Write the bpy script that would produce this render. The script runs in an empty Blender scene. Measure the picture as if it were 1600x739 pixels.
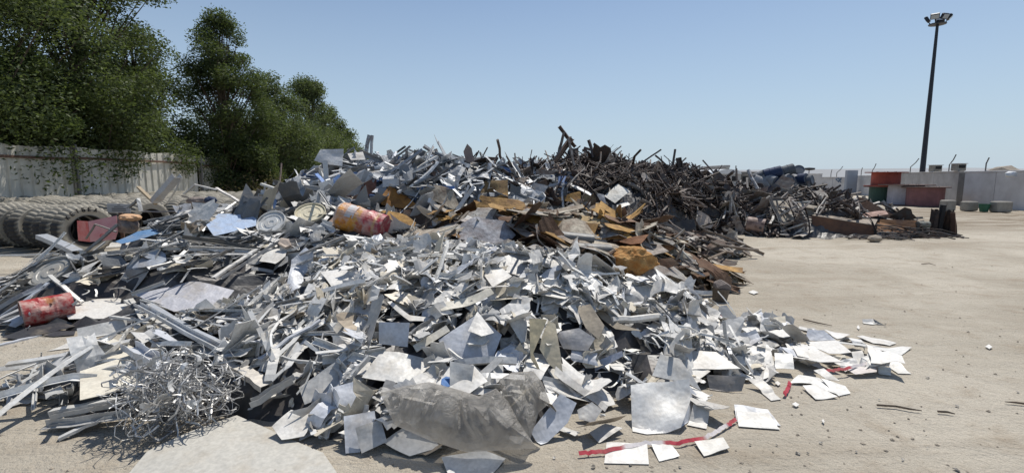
import bpy, bmesh, math, random
import numpy as np
from mathutils import Vector, Matrix, noise
from mathutils.bvhtree import BVHTree

SC = bpy.context.scene
R = math.radians
# ------------------------------------------------------------------ camera, sky, sun, exposure
F_PX = 750.0
PITCH = math.atan((369.5 - 278.0) / F_PX)
CAM_Z = 1.8
cam_d = bpy.data.cameras.new('camera')
cam_d.sensor_width = 36.0
cam_d.lens = F_PX / 1600.0 * 36.0
cam_d.clip_start = 0.05
cam_d.clip_end = 3000.0
cam = bpy.data.objects.new('camera', cam_d)
SC.collection.objects.link(cam)
cam.location = (0, 0, CAM_Z)
cam.rotation_euler = (math.pi / 2 - PITCH, 0, 0)
SC.camera = cam

SUN_EL, SUN_AZ = 64.0, 32.0            # behind the scene, a little to the right of the view axis
world = bpy.data.worlds.new('World')
SC.world = world
world.use_nodes = True
wn = world.node_tree.nodes
bg = wn['Background']
sky = wn.new('ShaderNodeTexSky')
sky.sky_type = 'NISHITA'
sky.sun_disc = False
sky.sun_elevation = R(SUN_EL)
sky.sun_rotation = R(SUN_AZ)
sky.altitude = 0
sky.air_density = 1.0
sky.dust_density = 0.5
sky.ozone_density = 3.0
# a pale desert haze low over the horizon
_tc = wn.new('ShaderNodeTexCoord'); _sx = wn.new('ShaderNodeSeparateXYZ')
world.node_tree.links.new(_tc.outputs['Generated'], _sx.inputs[0])
_hr = wn.new('ShaderNodeValToRGB')
_hr.color_ramp.elements[0].position = 0.0; _hr.color_ramp.elements[0].color = (.85, .85, .85, 1)
_hr.color_ramp.elements[1].position = 0.42; _hr.color_ramp.elements[1].color = (0.04, 0.04, 0.04, 1)
world.node_tree.links.new(_sx.outputs[2], _hr.inputs[0])
_hm = wn.new('ShaderNodeMix'); _hm.data_type = 'RGBA'
world.node_tree.links.new(_hr.outputs[0], _hm.inputs[0])
world.node_tree.links.new(sky.outputs[0], _hm.inputs[6])
_hm.inputs[7].default_value = (4.9, 6.1, 7.3, 1)
world.node_tree.links.new(_hm.outputs[2], bg.inputs[0])
bg.inputs[1].default_value = 0.092
sun_d = bpy.data.lights.new('sun', 'SUN')
sun_d.energy = 4.2
sun_d.angle = R(0.5)
sun_d.color = (1.0, 0.955, 0.88)
sun = bpy.data.objects.new('sun', sun_d)
SC.collection.objects.link(sun)
_sd = Vector((math.sin(R(SUN_AZ)) * math.cos(R(SUN_EL)), math.cos(R(SUN_AZ)) * math.cos(R(SUN_EL)), math.sin(R(SUN_EL))))
sun.rotation_euler = _sd.to_track_quat('Z', 'Y').to_euler()
sun.location = _sd * 60
SC.view_settings.view_transform = 'Standard'
SC.view_settings.look = 'None'
SC.view_settings.gamma = 1
SC.view_settings.use_curve_mapping = False
SC.view_settings.exposure = 0.16
SC.cycles.max_bounces = 6
SC.cycles.diffuse_bounces = 3
SC.cycles.glossy_bounces = 3
SC.cycles.transparent_max_bounces = 8
SC.cycles.sample_clamp_indirect = 6

# ------------------------------------------------------------------ helpers
rng = np.random.default_rng(11)
rnd = random.Random(5)
CP, SP = math.cos(PITCH), math.sin(PITCH)

def ray(u, v):
    a = (u - 800.0) / F_PX
    b = -(v - 369.5) / F_PX
    return np.array([a, CP + b * SP, -SP + b * CP])

def at(u, v, Y):
    d = ray(u, v)
    return np.array([0, 0, CAM_Z]) + d * (Y / d[1])

def ground(u, v, z=0.0):
    d = ray(u, v)
    return np.array([0, 0, CAM_Z]) + d * ((z - CAM_Z) / d[2])

def proj(P):
    P = np.asarray(P, float).reshape(-1, 3)
    x, y, z = P[:, 0], P[:, 1], P[:, 2] - CAM_Z
    f = y * CP - z * SP
    up = y * SP + z * CP
    f = np.where(f < 0.05, 0.05, f)
    return np.stack([800 + F_PX * x / f, 369.5 - F_PX * up / f], 1)

def tag(o, label=None, cat=None, group=None, kind=None):
    if label: o['label'] = label
    if cat: o['category'] = cat
    if group: o['group'] = group
    if kind: o['kind'] = kind
    return o

BV, BF, BOWN = [], [], []      # everything in the heaps, for the view test
BN = [0]
def remember(V, Fc, owner):
    n = BN[0]
    BV.append(np.asarray(V, float))
    for f in Fc:
        BF.append([i + n for i in f]); BOWN.append(owner)
    BN[0] = n + len(V)

def link(o, parent=None):
    SC.collection.objects.link(o)
    if parent is not None: o.parent = parent
    return o

def mk(name, V, Fc, mat, loc=None, parent=None, smooth=False, col=None, origin=None, uv=None):
    """one mesh object from world-space vertices; loc is its origin (also of the parent empty)"""
    V = np.asarray(V, float)
    if parent is not None:
        off = np.array(parent.location)
    elif loc is None:
        off = V.mean(0); off[2] = V[:, 2].min()
    else:
        off = np.array(loc, float)
    me = bpy.data.meshes.new(name)
    me.from_pydata((V - off).tolist(), [], [list(map(int, f)) for f in Fc])
    if smooth:
        me.polygons.foreach_set('use_smooth', [True] * len(me.polygons))
    if col is not None:
        c = np.asarray(col, float)
        if c.ndim == 1: c = np.tile(c, (len(V), 1))
        a = me.color_attributes.new('col', 'FLOAT_COLOR', 'POINT')
        a.data.foreach_set('color', c.astype(np.float32).ravel())
    if isinstance(mat, (list, tuple)):
        for m in mat: me.materials.append(m)
    elif mat is not None:
        me.materials.append(mat)
    me.update()
    o = bpy.data.objects.new(name, me)
    if parent is None: o.location = off
    return link(o, parent)

def empty(name, loc):
    o = bpy.data.objects.new(name, None)
    o.empty_display_size = 0.2
    o.location = tuple(loc)
    return link(o)

class MB:
    """collects shapes in world space, builds ONE mesh object"""
    def __init__(s): s.V, s.F, s.C, s.n = [], [], [], 0
    def add(s, V, Fc, col=None):
        V = np.asarray(V, float).reshape(-1, 3)
        s.V.append(V); s.F += [[i + s.n for i in f] for f in Fc]
        s.C.append(np.tile(np.array(col if col is not None else (1, 1, 1, 0), float), (len(V), 1)))
        s.n += len(V); return s
    def box(s, c, size, M=None, col=None, bev=0.0):
        x, y, z = np.array(size) / 2.0
        if bev > 0:
            b = bev
            ring = [(-x + b, -y), (x - b, -y), (x, -y + b), (x, y - b), (x - b, y), (-x + b, y), (-x, y - b), (-x, -y + b)]
            ins = [(px * (1 - b / x), py * (1 - b / y)) for px, py in ring]
            V = [(p[0], p[1], -z) for p in ins] + [(p[0], p[1], -z + b) for p in ring] + [(p[0], p[1], z - b) for p in ring] + [(p[0], p[1], z) for p in ins]
            Fc = [list(range(7, -1, -1)), list(range(24, 32))]
            for k in range(3):
                for i in range(8):
                    j = (i + 1) % 8
                    Fc.append([k * 8 + i, k * 8 + j, k * 8 + 8 + j, k * 8 + 8 + i])
        else:
            V = [(-x, -y, -z), (x, -y, -z), (x, y, -z), (-x, y, -z), (-x, -y, z), (x, -y, z), (x, y, z), (-x, y, z)]
            Fc = [[3, 2, 1, 0], [4, 5, 6, 7], [0, 1, 5, 4], [1, 2, 6, 5], [2, 3, 7, 6], [3, 0, 4, 7]]
        V = np.array(V)
        if M is not None: V = V @ np.asarray(M).T
        return s.add(V + np.asarray(c), Fc, col)
    def tube(s, pts, r, n=8, cap=True, col=None, rad=None):
        V, Fc = sweep(pts, [(math.cos(2 * math.pi * k / n), math.sin(2 * math.pi * k / n)) for k in range(n)], r, cap, rad)
        return s.add(V, Fc, col)
    def prism(s, pts, prof, closed=True, col=None, up=None):
        V, Fc = sweep(pts, prof, 1.0, closed, None, up)
        return s.add(V, Fc, col)
    def lathe(s, base, axis, prof, n=24, col=None):
        """prof: list of (along axis, radius)"""
        a = np.array(axis, float); a /= np.linalg.norm(a)
        t = np.array([0, 0, 1.0]) if abs(a[2]) < 0.9 else np.array([1.0, 0, 0])
        e1 = np.cross(a, t); e1 /= np.linalg.norm(e1); e2 = np.cross(a, e1)
        V = []
        for h, r in prof:
            for k in range(n):
                q = 2 * math.pi * k / n
                V.append(np.asarray(base) + a * h + (e1 * math.cos(q) + e2 * math.sin(q)) * r)
        Fc = []
        for i in range(len(prof) - 1):
            for k in range(n):
                j = (k + 1) % n
                Fc.append([i * n + k, i * n + j, (i + 1) * n + j, (i + 1) * n + k])
        return s.add(V, Fc, col)
    def arr(s): return np.concatenate(s.V), s.F, np.concatenate(s.C)
    def build(s, name, mat, parent=None, loc=None, smooth=False, rem=None):
        V, Fc, C = s.arr()
        o = mk(name, V, Fc, mat, loc, parent, smooth, C)
        if rem is not None: remember(V, Fc, rem)
        return o

def sweep(pts, prof, r=1.0, cap=True, rad=None, up=None):
    pts = np.asarray(pts, float)
    n = len(prof); V = []
    T = np.gradient(pts, axis=0)
    T /= np.linalg.norm(T, axis=1)[:, None] + 1e-9
    u0 = np.array(up if up is not None else ([0, 0, 1.0] if abs(T[0][2]) < 0.92 else [1.0, 0, 0]), float)
    for i, p in enumerate(pts):
        t = T[i]
        e1 = np.cross(t, u0)
        if np.linalg.norm(e1) < 1e-3: e1 = np.cross(t, [0.3, 1, 0.2])
        e1 /= np.linalg.norm(e1); e2 = np.cross(e1, t)
        q = r * (rad[i] if rad is not None else 1.0)
        for a, b in prof: V.append(p + (e1 * a + e2 * b) * q)
    Fc = []
    for i in range(len(pts) - 1):
        for k in range(n):
            j = (k + 1) % n
            Fc.append([i * n + k, (i + 1) * n + k, (i + 1) * n + j, i * n + j])
    if cap and len(prof) > 2:
        Fc.append(list(range(n))); Fc.append([len(pts) * n - 1 - k for k in range(n)])
    return np.array(V), Fc

def profile(kind, w, t=0.003):
    """closed cross-sections of sheet-metal sections"""
    h = w / 2
    if kind == 'flat': return [(-h, -t), (h, -t), (h, t), (-h, t)]
    if kind == 'L': return [(-h, 0), (h, 0), (h, t * 2), (-h + 2 * t, t * 2), (-h + 2 * t, w), (-h, w)]
    if kind == 'U':
        d = w * 0.55
        return [(-h, 0), (h, 0), (h, d), (h - 2 * t, d), (h - 2 * t, 2 * t), (-h + 2 * t, 2 * t), (-h + 2 * t, d), (-h, d)]
    if kind == 'N':   # channel, open side down
        d = w * 0.45
        return [(-h, -d), (-h + 2 * t, -d), (-h + 2 * t, -2 * t), (h - 2 * t, -2 * t), (h - 2 * t, -d), (h, -d), (h, 0), (-h, 0)]
    if kind == 'box': return [(-h, -h * .6), (h, -h * .6), (h, h * .6), (-h, h * .6)]
    if kind == 'round': return [(h * math.cos(k * math.pi / 3), h * math.sin(k * math.pi / 3)) for k in range(6)]
    if kind == 'I':
        k = t * 2
        return [(-h, -h), (h, -h), (h, -h + k), (k / 2, -h + k), (k / 2, h - k), (h, h - k), (h, h), (-h, h), (-h, h - k), (-k / 2, h - k), (-k / 2, -h + k), (-h, -h + k)]

# ------------------------------------------------------------------ materials
def newmat(name):
    m = bpy.data.materials.new(name); m.use_nodes = True
    nt = m.node_tree
    return m, nt, nt.nodes['Principled BSDF']

def N(nt, t, **kw):
    n = nt.nodes.new(t)
    for k, v in kw.items(): setattr(n, k, v)
    return n

def noise_n(nt, scale, detail=4, rough=0.55, vec=None, dist=0.0):
    n = N(nt, 'ShaderNodeTexNoise')
    n.inputs['Scale'].default_value = scale
    n.inputs['Detail'].default_value = detail
    n.inputs['Roughness'].default_value = rough
    n.inputs['Distortion'].default_value = dist
    if vec is not None: nt.links.new(vec, n.inputs['Vector'])
    return n

def ramp(nt, src, stops):
    r = N(nt, 'ShaderNodeValToRGB')
    el = r.color_ramp.elements
    while len(el) < len(stops): el.new(0.5)
    for e, (p, c) in zip(el, stops):
        e.position = p
        e.color = (c, c, c, 1) if not isinstance(c, (tuple, list)) else (*c[:3], 1)
    nt.links.new(src, r.inputs[0])
    return r

def mixc(nt, fac, a, b, mode='MIX'):
    m = N(nt, 'ShaderNodeMix', data_type='RGBA', blend_type=mode)
    for i, x in ((0, fac), (6, a), (7, b)):
        if isinstance(x, (int, float)): m.inputs[i].default_value = x
        elif isinstance(x, (tuple, list)): m.inputs[i].default_value = (*x[:3], 1)
        else: nt.links.new(x, m.inputs[i])
    return m.outputs[2]

def bump(nt, h, strength, dist, bsdf):
    b = N(nt, 'ShaderNodeBump')
    b.inputs['Strength'].default_value = strength
    b.inputs['Distance'].default_value = dist
    nt.links.new(h, b.inputs['Height'])
    nt.links.new(b.outputs[0], bsdf.inputs['Normal'])
    return b

def geopos(nt): return N(nt, 'ShaderNodeNewGeometry').outputs['Position']

def mat_scrap(name, dirt, dirt_amt, rough, dent, scale=5.0, lo=0.5, hi=0.72):
    m, nt, b = newmat(name)
    at_ = N(nt, 'ShaderNodeAttribute', attribute_name='col')
    p = geopos(nt)
    n1 = noise_n(nt, scale, 5, 0.62, p)
    f = ramp(nt, n1.outputs[0], [(lo, 0.0), (hi, dirt_amt)])
    n2 = noise_n(nt, 38, 4, 0.6, p)
    sp = ramp(nt, n2.outputs[0], [(0.35, 0.82), (0.65, 1.0)])
    c = mixc(nt, f.outputs[0], at_.outputs['Color'], dirt)
    c = mixc(nt, 1.0, c, sp.outputs[0], 'MULTIPLY')
    nt.links.new(c, b.inputs['Base Color'])
    nt.links.new(at_.outputs['Alpha'], b.inputs['Metallic'])
    rr = N(nt, 'ShaderNodeMapRange')
    rr.inputs[3].default_value = rough - 0.1; rr.inputs[4].default_value = rough + 0.16
    nt.links.new(n1.outputs[0], rr.inputs[0]); nt.links.new(rr.outputs[0], b.inputs['Roughness'])
    n3 = noise_n(nt, 9, 2, 0.5, p)
    bump(nt, n3.outputs[0], dent, 0.03, b)
    return m

M = {}
M['sheet'] = mat_scrap('sheet_metal', (0.34, 0.28, 0.20), 0.6, 0.52, 0.4, 4.0, 0.5, 0.78)
M['heap'] = mat_scrap('heap_metal', (0.13, 0.11, 0.10), 0.7, 0.45, 0.5, 4.0, 0.45, 0.7)
M['iron'] = mat_scrap('old_iron', (0.10, 0.055, 0.035), 0.7, 0.62, 0.3, 7.0, 0.42, 0.62)

def mat_rust():
    m, nt, b = newmat('rusted_sheet')
    at_ = N(nt, 'ShaderNodeAttribute', attribute_name='col')
    p = geopos(nt)
    n1 = noise_n(nt, 3.2, 7, 0.68, p, 0.4)
    n2 = noise_n(nt, 14, 5, 0.7, p)
    f = ramp(nt, n1.outputs[0], [(0.42, 0.0), (0.66, 0.75)])
    c = mixc(nt, f.outputs[0], at_.outputs['Color'], (0.11, 0.048, 0.022))
    g = ramp(nt, n2.outputs[0], [(0.3, 0.55), (0.7, 1.15)])
    c = mixc(nt, 1.0, c, g.outputs[0], 'MULTIPLY')
    nt.links.new(c, b.inputs['Base Color'])
    b.inputs['Roughness'].default_value = 0.85
    bump(nt, n2.outputs[0], 0.6, 0.02, b)
    return m
M['rust'] = mat_rust()

def mat_plain(name, col, rough=0.6, metal=0.0, var=0.25, scale=3.0, bstr=0.1, col2=None, bsc=None):
    m, nt, b = newmat(name)
    p = geopos(nt)
    n1 = noise_n(nt, scale, 6, 0.62, p)
    c2 = col2 if col2 is not None else tuple(x * (1 - var) for x in col)
    f = ramp(nt, n1.outputs[0], [(0.35, 0.0), (0.68, 1.0)])
    c = mixc(nt, f.outputs[0], col, c2)
    nt.links.new(c, b.inputs['Base Color'])
    b.inputs['Roughness'].default_value = rough
    b.inputs['Metallic'].default_value = metal
    if bstr > 0:
        n2 = noise_n(nt, bsc or scale * 6, 4, 0.6, p)
        bump(nt, n2.outputs[0], bstr, 0.03, b)
    return m

def mat_ground():
    m, nt, b = newmat('sandy_ground')
    p = geopos(nt)
    mp = N(nt, 'ShaderNodeMapping'); mp.inputs['Scale'].default_value = (0.10, 0.75, 1); mp.inputs['Rotation'].default_value = (0, 0, R(14))
    nt.links.new(p, mp.inputs[0])
    tr = noise_n(nt, 1.0, 6, 0.6, mp.outputs[0], 1.2)
    big = noise_n(nt, 0.32, 6, 0.62, p, 0.5)
    mid = noise_n(nt, 2.1, 7, 0.68, p, 0.3)
    fine = noise_n(nt, 26, 5, 0.7, p)
    peb = N(nt, 'ShaderNodeTexVoronoi'); peb.inputs['Scale'].default_value = 20; nt.links.new(p, peb.inputs['Vector'])
    c = mixc(nt, ramp(nt, big.outputs[0], [(0.40, 0), (0.62, 1)]).outputs[0], (0.485, 0.44, 0.365), (0.375, 0.334, 0.27))
    c = mixc(nt, ramp(nt, tr.outputs[0], [(0.54, 0), (0.74, 0.55)]).outputs[0], c, (0.28, 0.228, 0.168))
    c = mixc(nt, ramp(nt, mid.outputs[0], [(0.52, 0), (0.74, 0.65)]).outputs[0], c, (0.29, 0.23, 0.165))
    c = mixc(nt, ramp(nt, fine.outputs[0], [(0.54, 0), (0.74, 0.55)]).outputs[0], c, (0.27, 0.225, 0.17))
    gr = noise_n(nt, 90, 3, 0.7, p)
    c = mixc(nt, 1.0, c, ramp(nt, gr.outputs[0], [(0.30, .82), (0.60, 1.06)]).outputs[0], 'MULTIPLY')
    vn = noise_n(nt, 20, 0, 0.5, p)
    dots = ramp(nt, peb.outputs['Distance'], [(0.06, 1.0), (0.13, 0.0)])
    gate = ramp(nt, mid.outputs[0], [(0.5, 0.0), (0.62, 0.8)])
    dm = N(nt, 'ShaderNodeMath', operation='MULTIPLY'); nt.links.new(dots.outputs[0], dm.inputs[0]); nt.links.new(gate.outputs[0], dm.inputs[1])
    c = mixc(nt, dm.outputs[0], c, (0.12, 0.10, 0.08))
    # churned darker earth on the driven strip before the far wall
    sx = N(nt, 'ShaderNodeSeparateXYZ'); nt.links.new(p, sx.inputs[0])
    def band(src, a0, a1, b0, b1):
        m1 = N(nt, 'ShaderNodeMapRange', interpolation_type='SMOOTHSTEP'); m1.inputs[1].default_value = a0; m1.inputs[2].default_value = a1
        m2 = N(nt, 'ShaderNodeMapRange', interpolation_type='SMOOTHSTEP'); m2.inputs[1].default_value = b0; m2.inputs[2].default_value = b1; m2.inputs[3].default_value = 1; m2.inputs[4].default_value = 0
        nt.links.new(src, m1.inputs[0]); nt.links.new(src, m2.inputs[0])
        mm = N(nt, 'ShaderNodeMath', operation='MULTIPLY'); nt.links.new(m1.outputs[0], mm.inputs[0]); nt.links.new(m2.outputs[0], mm.inputs[1]); return mm.outputs[0]
    bx, by = band(sx.outputs[0], 10, 15, 60, 70), band(sx.outputs[1], 15, 19, 27, 31)
    mp2 = N(nt, 'ShaderNodeMapping'); mp2.inputs['Scale'].default_value = (0.16, 1.5, 1); mp2.inputs['Rotation'].default_value = (0, 0, R(-22)); nt.links.new(p, mp2.inputs[0])
    tr2 = noise_n(nt, 1.0, 5, 0.6, mp2.outputs[0], .8)
    m3 = N(nt, 'ShaderNodeMath', operation='MULTIPLY'); nt.links.new(bx, m3.inputs[0]); nt.links.new(by, m3.inputs[1])
    m4 = N(nt, 'ShaderNodeMath', operation='MULTIPLY'); nt.links.new(m3.outputs[0], m4.inputs[0]); nt.links.new(ramp(nt, tr2.outputs[0], [(0.40, .1), (0.58, .9)]).outputs[0], m4.inputs[1])
    c = mixc(nt, m4.outputs[0], c, (0.20, 0.158, 0.112))
    nt.links.new(c, b.inputs['Base Color'])
    b.inputs['Roughness'].default_value = 0.95
    b.inputs['Specular IOR Level'].default_value = 0.15
    add = N(nt, 'ShaderNodeMath', operation='ADD'); nt.links.new(mid.outputs[0], add.inputs[0])
    ml = N(nt, 'ShaderNodeMath', operation='MULTIPLY'); ml.inputs[1].default_value = 0.35; nt.links.new(fine.outputs[0], ml.inputs[0])
    nt.links.new(ml.outputs[0], add.inputs[1])
    ad2 = N(nt, 'ShaderNodeMath', operation='ADD'); nt.links.new(add.outputs[0], ad2.inputs[0]); nt.links.new(tr.outputs[0], ad2.inputs[1])
    bump(nt, ad2.outputs[0], 0.85, 0.10, b)
    return m
M['ground'] = mat_ground()

def mat_tyre():
    m, nt, b = newmat('dusty_rubber')
    ob = N(nt, 'ShaderNodeAttribute', attribute_name='col')
    p = geopos(nt)
    n1 = noise_n(nt, 5, 5, 0.6, p)
    sp = ramp(nt, n1.outputs[0], [(0.3, 0.72), (0.7, 1.0)])
    c = mixc(nt, 1.0, ob.outputs['Color'], sp.outputs[0], 'MULTIPLY')
    nt.links.new(c, b.inputs['Base Color'])
    b.inputs['Roughness'].default_value = 0.9
    n2 = noise_n(nt, 30, 4, 0.6, p)
    bump(nt, n2.outputs[0], 0.25, 0.02, b)
    return m
M['tyre'] = mat_tyre()

def mat_leaf(name, c1, c2):
    m, nt, b = newmat(name)
    oi = N(nt, 'ShaderNodeAttribute', attribute_name='col')
    c = mixc(nt, oi.outputs['Fac'], c1, c2)
    nt.links.new(c, b.inputs['Base Color'])
    b.inputs['Roughness'].default_value = 0.62
    b.inputs['Specular IOR Level'].default_value = 0.25
    tr = N(nt, 'ShaderNodeBsdfTranslucent')
    c3 = mixc(nt, 0.6, c, (0.16, 0.22, 0.04))
    nt.links.new(c3, tr.inputs[0])
    mx = N(nt, 'ShaderNodeMixShader'); mx.inputs[0].default_value = 0.36
    nt.links.new(b.outputs[0], mx.inputs[1]); nt.links.new(tr.outputs[0], mx.inputs[2])
    nt.links.new(mx.outputs[0], nt.nodes['Material Output'].inputs['Surface'])
    return m
M['leaf'] = mat_leaf('dark_leaves', (0.034, 0.050, 0.024), (0.12, 0.15, 0.058))
M['leaf_b'] = mat_leaf('bright_leaves', (0.055, 0.085, 0.028), (0.15, 0.19, 0.065))
M['leaf_f'] = mat_leaf('olive_leaves', (0.055, 0.072, 0.036), (0.14, 0.17, 0.075))
M['dry'] = mat_leaf('dry_twigs', (0.10, 0.07, 0.045), (0.20, 0.15, 0.09))
M['bark'] = mat_plain('bark', (0.12, 0.09, 0.065), 0.9, 0, 0.4, 6, 0.5)
M['fence'] = mat_plain('fence_sheet', (0.62, 0.59, 0.51), 0.6, 0.0, 0.3, 1.6, 0.1, (0.45, 0.43, 0.37))
M['rail'] = mat_plain('rusty_rail', (0.15, 0.085, 0.06), 0.8, 0, 0.3, 4, 0.2)
M['post'] = mat_plain('grey_post', (0.18, 0.17, 0.16), 0.7, 0, 0.3, 4, 0.1)
M['wall_w'] = mat_plain('white_wall', (0.60, 0.585, 0.58), 0.85, 0, 0.2, 0.9, 0.25, (0.44, 0.42, 0.41), 12)
M['wall_g'] = mat_plain('stained_wall', (0.42, 0.40, 0.39), 0.9, 0, 0.3, 0.8, 0.25, (0.27, 0.25, 0.235), 12)
M['wall_b'] = mat_plain('blue_grey_slab', (0.34, 0.37, 0.42), 0.8, 0, 0.15, 1.2, 0.1)
M['conc'] = mat_plain('concrete_block', (0.34, 0.32, 0.28), 0.9, 0, 0.3, 3, 0.4, (0.22, 0.205, 0.18))
M['pole'] = mat_plain('dark_pole', (0.02, 0.024, 0.034), 0.5, 0.3, 0.2, 2, 0.0)
M['glass'] = mat_plain('lamp_glass', (0.30, 0.33, 0.36), 0.15, 0.0, 0.1, 2, 0.0)
M['d_red'] = mat_plain('drum_red', (0.36, 0.075, 0.05), 0.75, 0, 0.4, 2.5, 0.15)
M['d_green'] = mat_plain('drum_green', (0.03, 0.075, 0.06), 0.75, 0, 0.3, 2.5, 0.15)
M['d_lav'] = mat_plain('drum_lavender', (0.42, 0.41, 0.46), 0.75, 0, 0.25, 2.5, 0.15)
M['d_mar'] = mat_plain('drum_maroon', (0.24, 0.11, 0.11), 0.75, 0, 0.3, 2.5, 0.15)
M['d_flange'] = mat_plain('drum_flange', (0.14, 0.085, 0.07), 0.8, 0, 0.3, 3, 0.2)
M['b_blue'] = mat_plain('barrel_blue', (0.02, 0.04, 0.10), 0.75, 0, 0.3, 3, 0.05)
M['b_white'] = mat_plain('barrel_pale', (0.33, 0.34, 0.36), 0.75, 0, 0.45, 3, 0.05)
M['b_grey'] = mat_plain('barrel_grey', (0.10, 0.115, 0.135), 0.75, 0, 0.3, 3, 0.05)
M['b_lid'] = mat_plain('barrel_end', (0.14, 0.155, 0.18), 0.75, 0, 0.3, 3, 0.05)
M['stone'] = mat_plain('stone', (0.36, 0.31, 0.25), 0.95, 0, 0.3, 8, 0.5)
M['roof'] = mat_plain('pale_roof', (0.6, 0.62, 0.64), 0.6, 0, 0.1, 1, 0.0)
M['far'] = mat_plain('far_wall', (0.42, 0.41, 0.40), 0.9, 0, 0.2, 1, 0.0)
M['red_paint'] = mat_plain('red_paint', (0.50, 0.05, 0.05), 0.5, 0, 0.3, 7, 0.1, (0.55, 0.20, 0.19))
M['red_lit'] = mat_plain('red_sunlit', (0.62, 0.26, 0.26), 0.6, 0, 0.2, 6, 0.1, (0.66, 0.36, 0.35))  # sunlit copy of the red paint, the light put into its colour
M['sign'] = mat_plain('sign_board', (0.42, 0.42, 0.42), 0.6, 0, 0.1, 3, 0.0)
M['ink'] = mat_plain('dark_ink', (0.08, 0.08, 0.085), 0.7, 0, 0.1, 3, 0.0)
M['dark'] = mat_plain('dark_opening', (0.02, 0.02, 0.022), 0.9, 0, 0.1, 3, 0.0)
M['cloth_o'] = mat_plain('orange_cloth', (0.62, 0.38, 0.22), 0.9, 0, 0.2, 8, 0.3)
M['cloth_g'] = mat_plain('grey_sack', (0.24, 0.20, 0.18), 0.9, 0, 0.3, 8, 0.5)
M['foam'] = mat_plain('yellow_foam', (0.46, 0.28, 0.11), 0.95, 0, 0.3, 7, 0.8, (0.36, 0.15, 0.035), 24)
M['green'] = mat_plain('green_plastic', (0.02, 0.12, 0.07), 0.5, 0, 0.2, 5, 0.0)

def mat_film():
    m, nt, b = newmat('dusty_film')
    p = geopos(nt)
    n1 = noise_n(nt, 4, 6, 0.65, p, 0.6)
    c = mixc(nt, ramp(nt, n1.outputs[0], [(0.35, 0), (0.7, 1)]).outputs[0], (0.74, 0.71, 0.66), (0.48, 0.455, 0.42))
    nt.links.new(c, b.inputs['Base Color'])
    b.inputs['Roughness'].default_value = 0.38
    n2 = noise_n(nt, 7, 6, 0.62, p, 2.2)
    bm = bump(nt, n2.outputs[0], 1.0, 0.12, b)
    tl = N(nt, 'ShaderNodeBsdfTranslucent'); nt.links.new(c, tl.inputs[0])
    tp = N(nt, 'ShaderNodeBsdfTransparent')
    m1 = N(nt, 'ShaderNodeMixShader'); m1.inputs[0].default_value = 0.5
    nt.links.new(b.outputs[0], m1.inputs[1]); nt.links.new(tl.outputs[0], m1.inputs[2])
    m2 = N(nt, 'ShaderNodeMixShader'); m2.inputs[0].default_value = 0.26
    nt.links.new(m1.outputs[0], m2.inputs[1]); nt.links.new(tp.outputs[0], m2.inputs[2])
    nt.links.new(m2.outputs[0], nt.nodes['Material Output'].inputs['Surface'])
    return m
M['film'] = mat_film()
# ------------------------------------------------------------------ the ground
def make_ground():
    # one sheet to the horizon, finer near the camera, gently uneven
    xs = np.concatenate([[-900, -400, -180, -90, -50], np.linspace(-34, 34, 240), [50, 90, 180, 400, 900]])
    ys = np.concatenate([[-60, -20, -6], np.linspace(-1, 40, 200), [60, 100, 200, 450, 900]])
    X, Y = np.meshgrid(xs, ys)
    Z = np.zeros_like(X)
    near = (np.abs(X) < 34) & (Y > -1) & (Y < 40)
    for i in range(X.shape[0]):
        for j in range(X.shape[1]):
            if near[i, j]:
                ru = 0.0
                for off, sl, wd in ((6.3, .42, .22), (8.0, .42, .22), (4.2, .12, .2), (5.9, .12, .2), (10.5, .8, .25), (12.4, .8, .25)):
                    d_ = X[i, j] - off - sl * (Y[i, j] - 6) - .35 * math.sin(Y[i, j] * .35 + off)
                    ru += -.03 * math.exp(-(d_ / wd) ** 2) + .018 * math.exp(-((abs(d_) - .42) / .16) ** 2)
                fd = min(1.0, max(0.0, (Y[i, j] - 6.5) / 5.0))
                Z[i, j] = fd * ru + (.12 + .88 * fd) * 0.035 * noise.noise(Vector((X[i, j] * 0.5, Y[i, j] * 0.9, 0))) + (.15 + .85 * fd) * 0.02 * noise.noise(Vector((X[i, j] * 1.6, Y[i, j] * 2.4, 3)))
    V = np.stack([X.ravel(), Y.ravel(), Z.ravel()], 1)
    w = len(xs)
    Fc = [[i * w + j, i * w + j + 1, (i + 1) * w + j + 1, (i + 1) * w + j] for i in range(len(ys) - 1) for j in range(w - 1)]
    o = mk('ground', V, Fc, M['ground'], loc=(0, 0, 0), smooth=True)
    tag(o, 'sandy rutted yard ground', None, None, 'structure')
make_ground()

# ------------------------------------------------------------------ perimeter wall on the far right
def wall_run(name, label, P, Q, h, th, mat, joints=3, group=None, base=0.0):
    P, Q = np.array(P[:2]), np.array(Q[:2])
    d = Q - P; L = np.linalg.norm(d); d /= L; nrm = np.array([-d[1], d[0]])
    if np.dot(nrm, -P) < 0: nrm = -nrm       # toward the camera side
    e = empty(name, (*(P + Q) / 2, 0)); tag(e, label, 'wall', group)
    Mx = np.array([[d[0], nrm[0], 0], [d[1], nrm[1], 0], [0, 0, 1.0]])
    mid = (P + Q) / 2
    n = max(1, joints)
    for k in range(n):
        a = P + d * (L * k / n + 0.012); c = P + d * (L * (k + 1) / n - 0.012)
        MB().box([*(a + c) / 2, base + h / 2], (np.linalg.norm(c - a), th, h), Mx, bev=0.02).build('wall_panel', mat, e)
    MB().box([*mid, base + h + 0.05], (L, th + 0.05, 0.10), Mx, bev=0.015).build('coping', mat, e)
    MB().box([*(mid - nrm * 0.02), h / 2 - 0.1], (L - 0.05, th * 0.4, h - 0.2), Mx).build('joint_filler', M['dark'], e)
    return Mx, nrm

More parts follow.
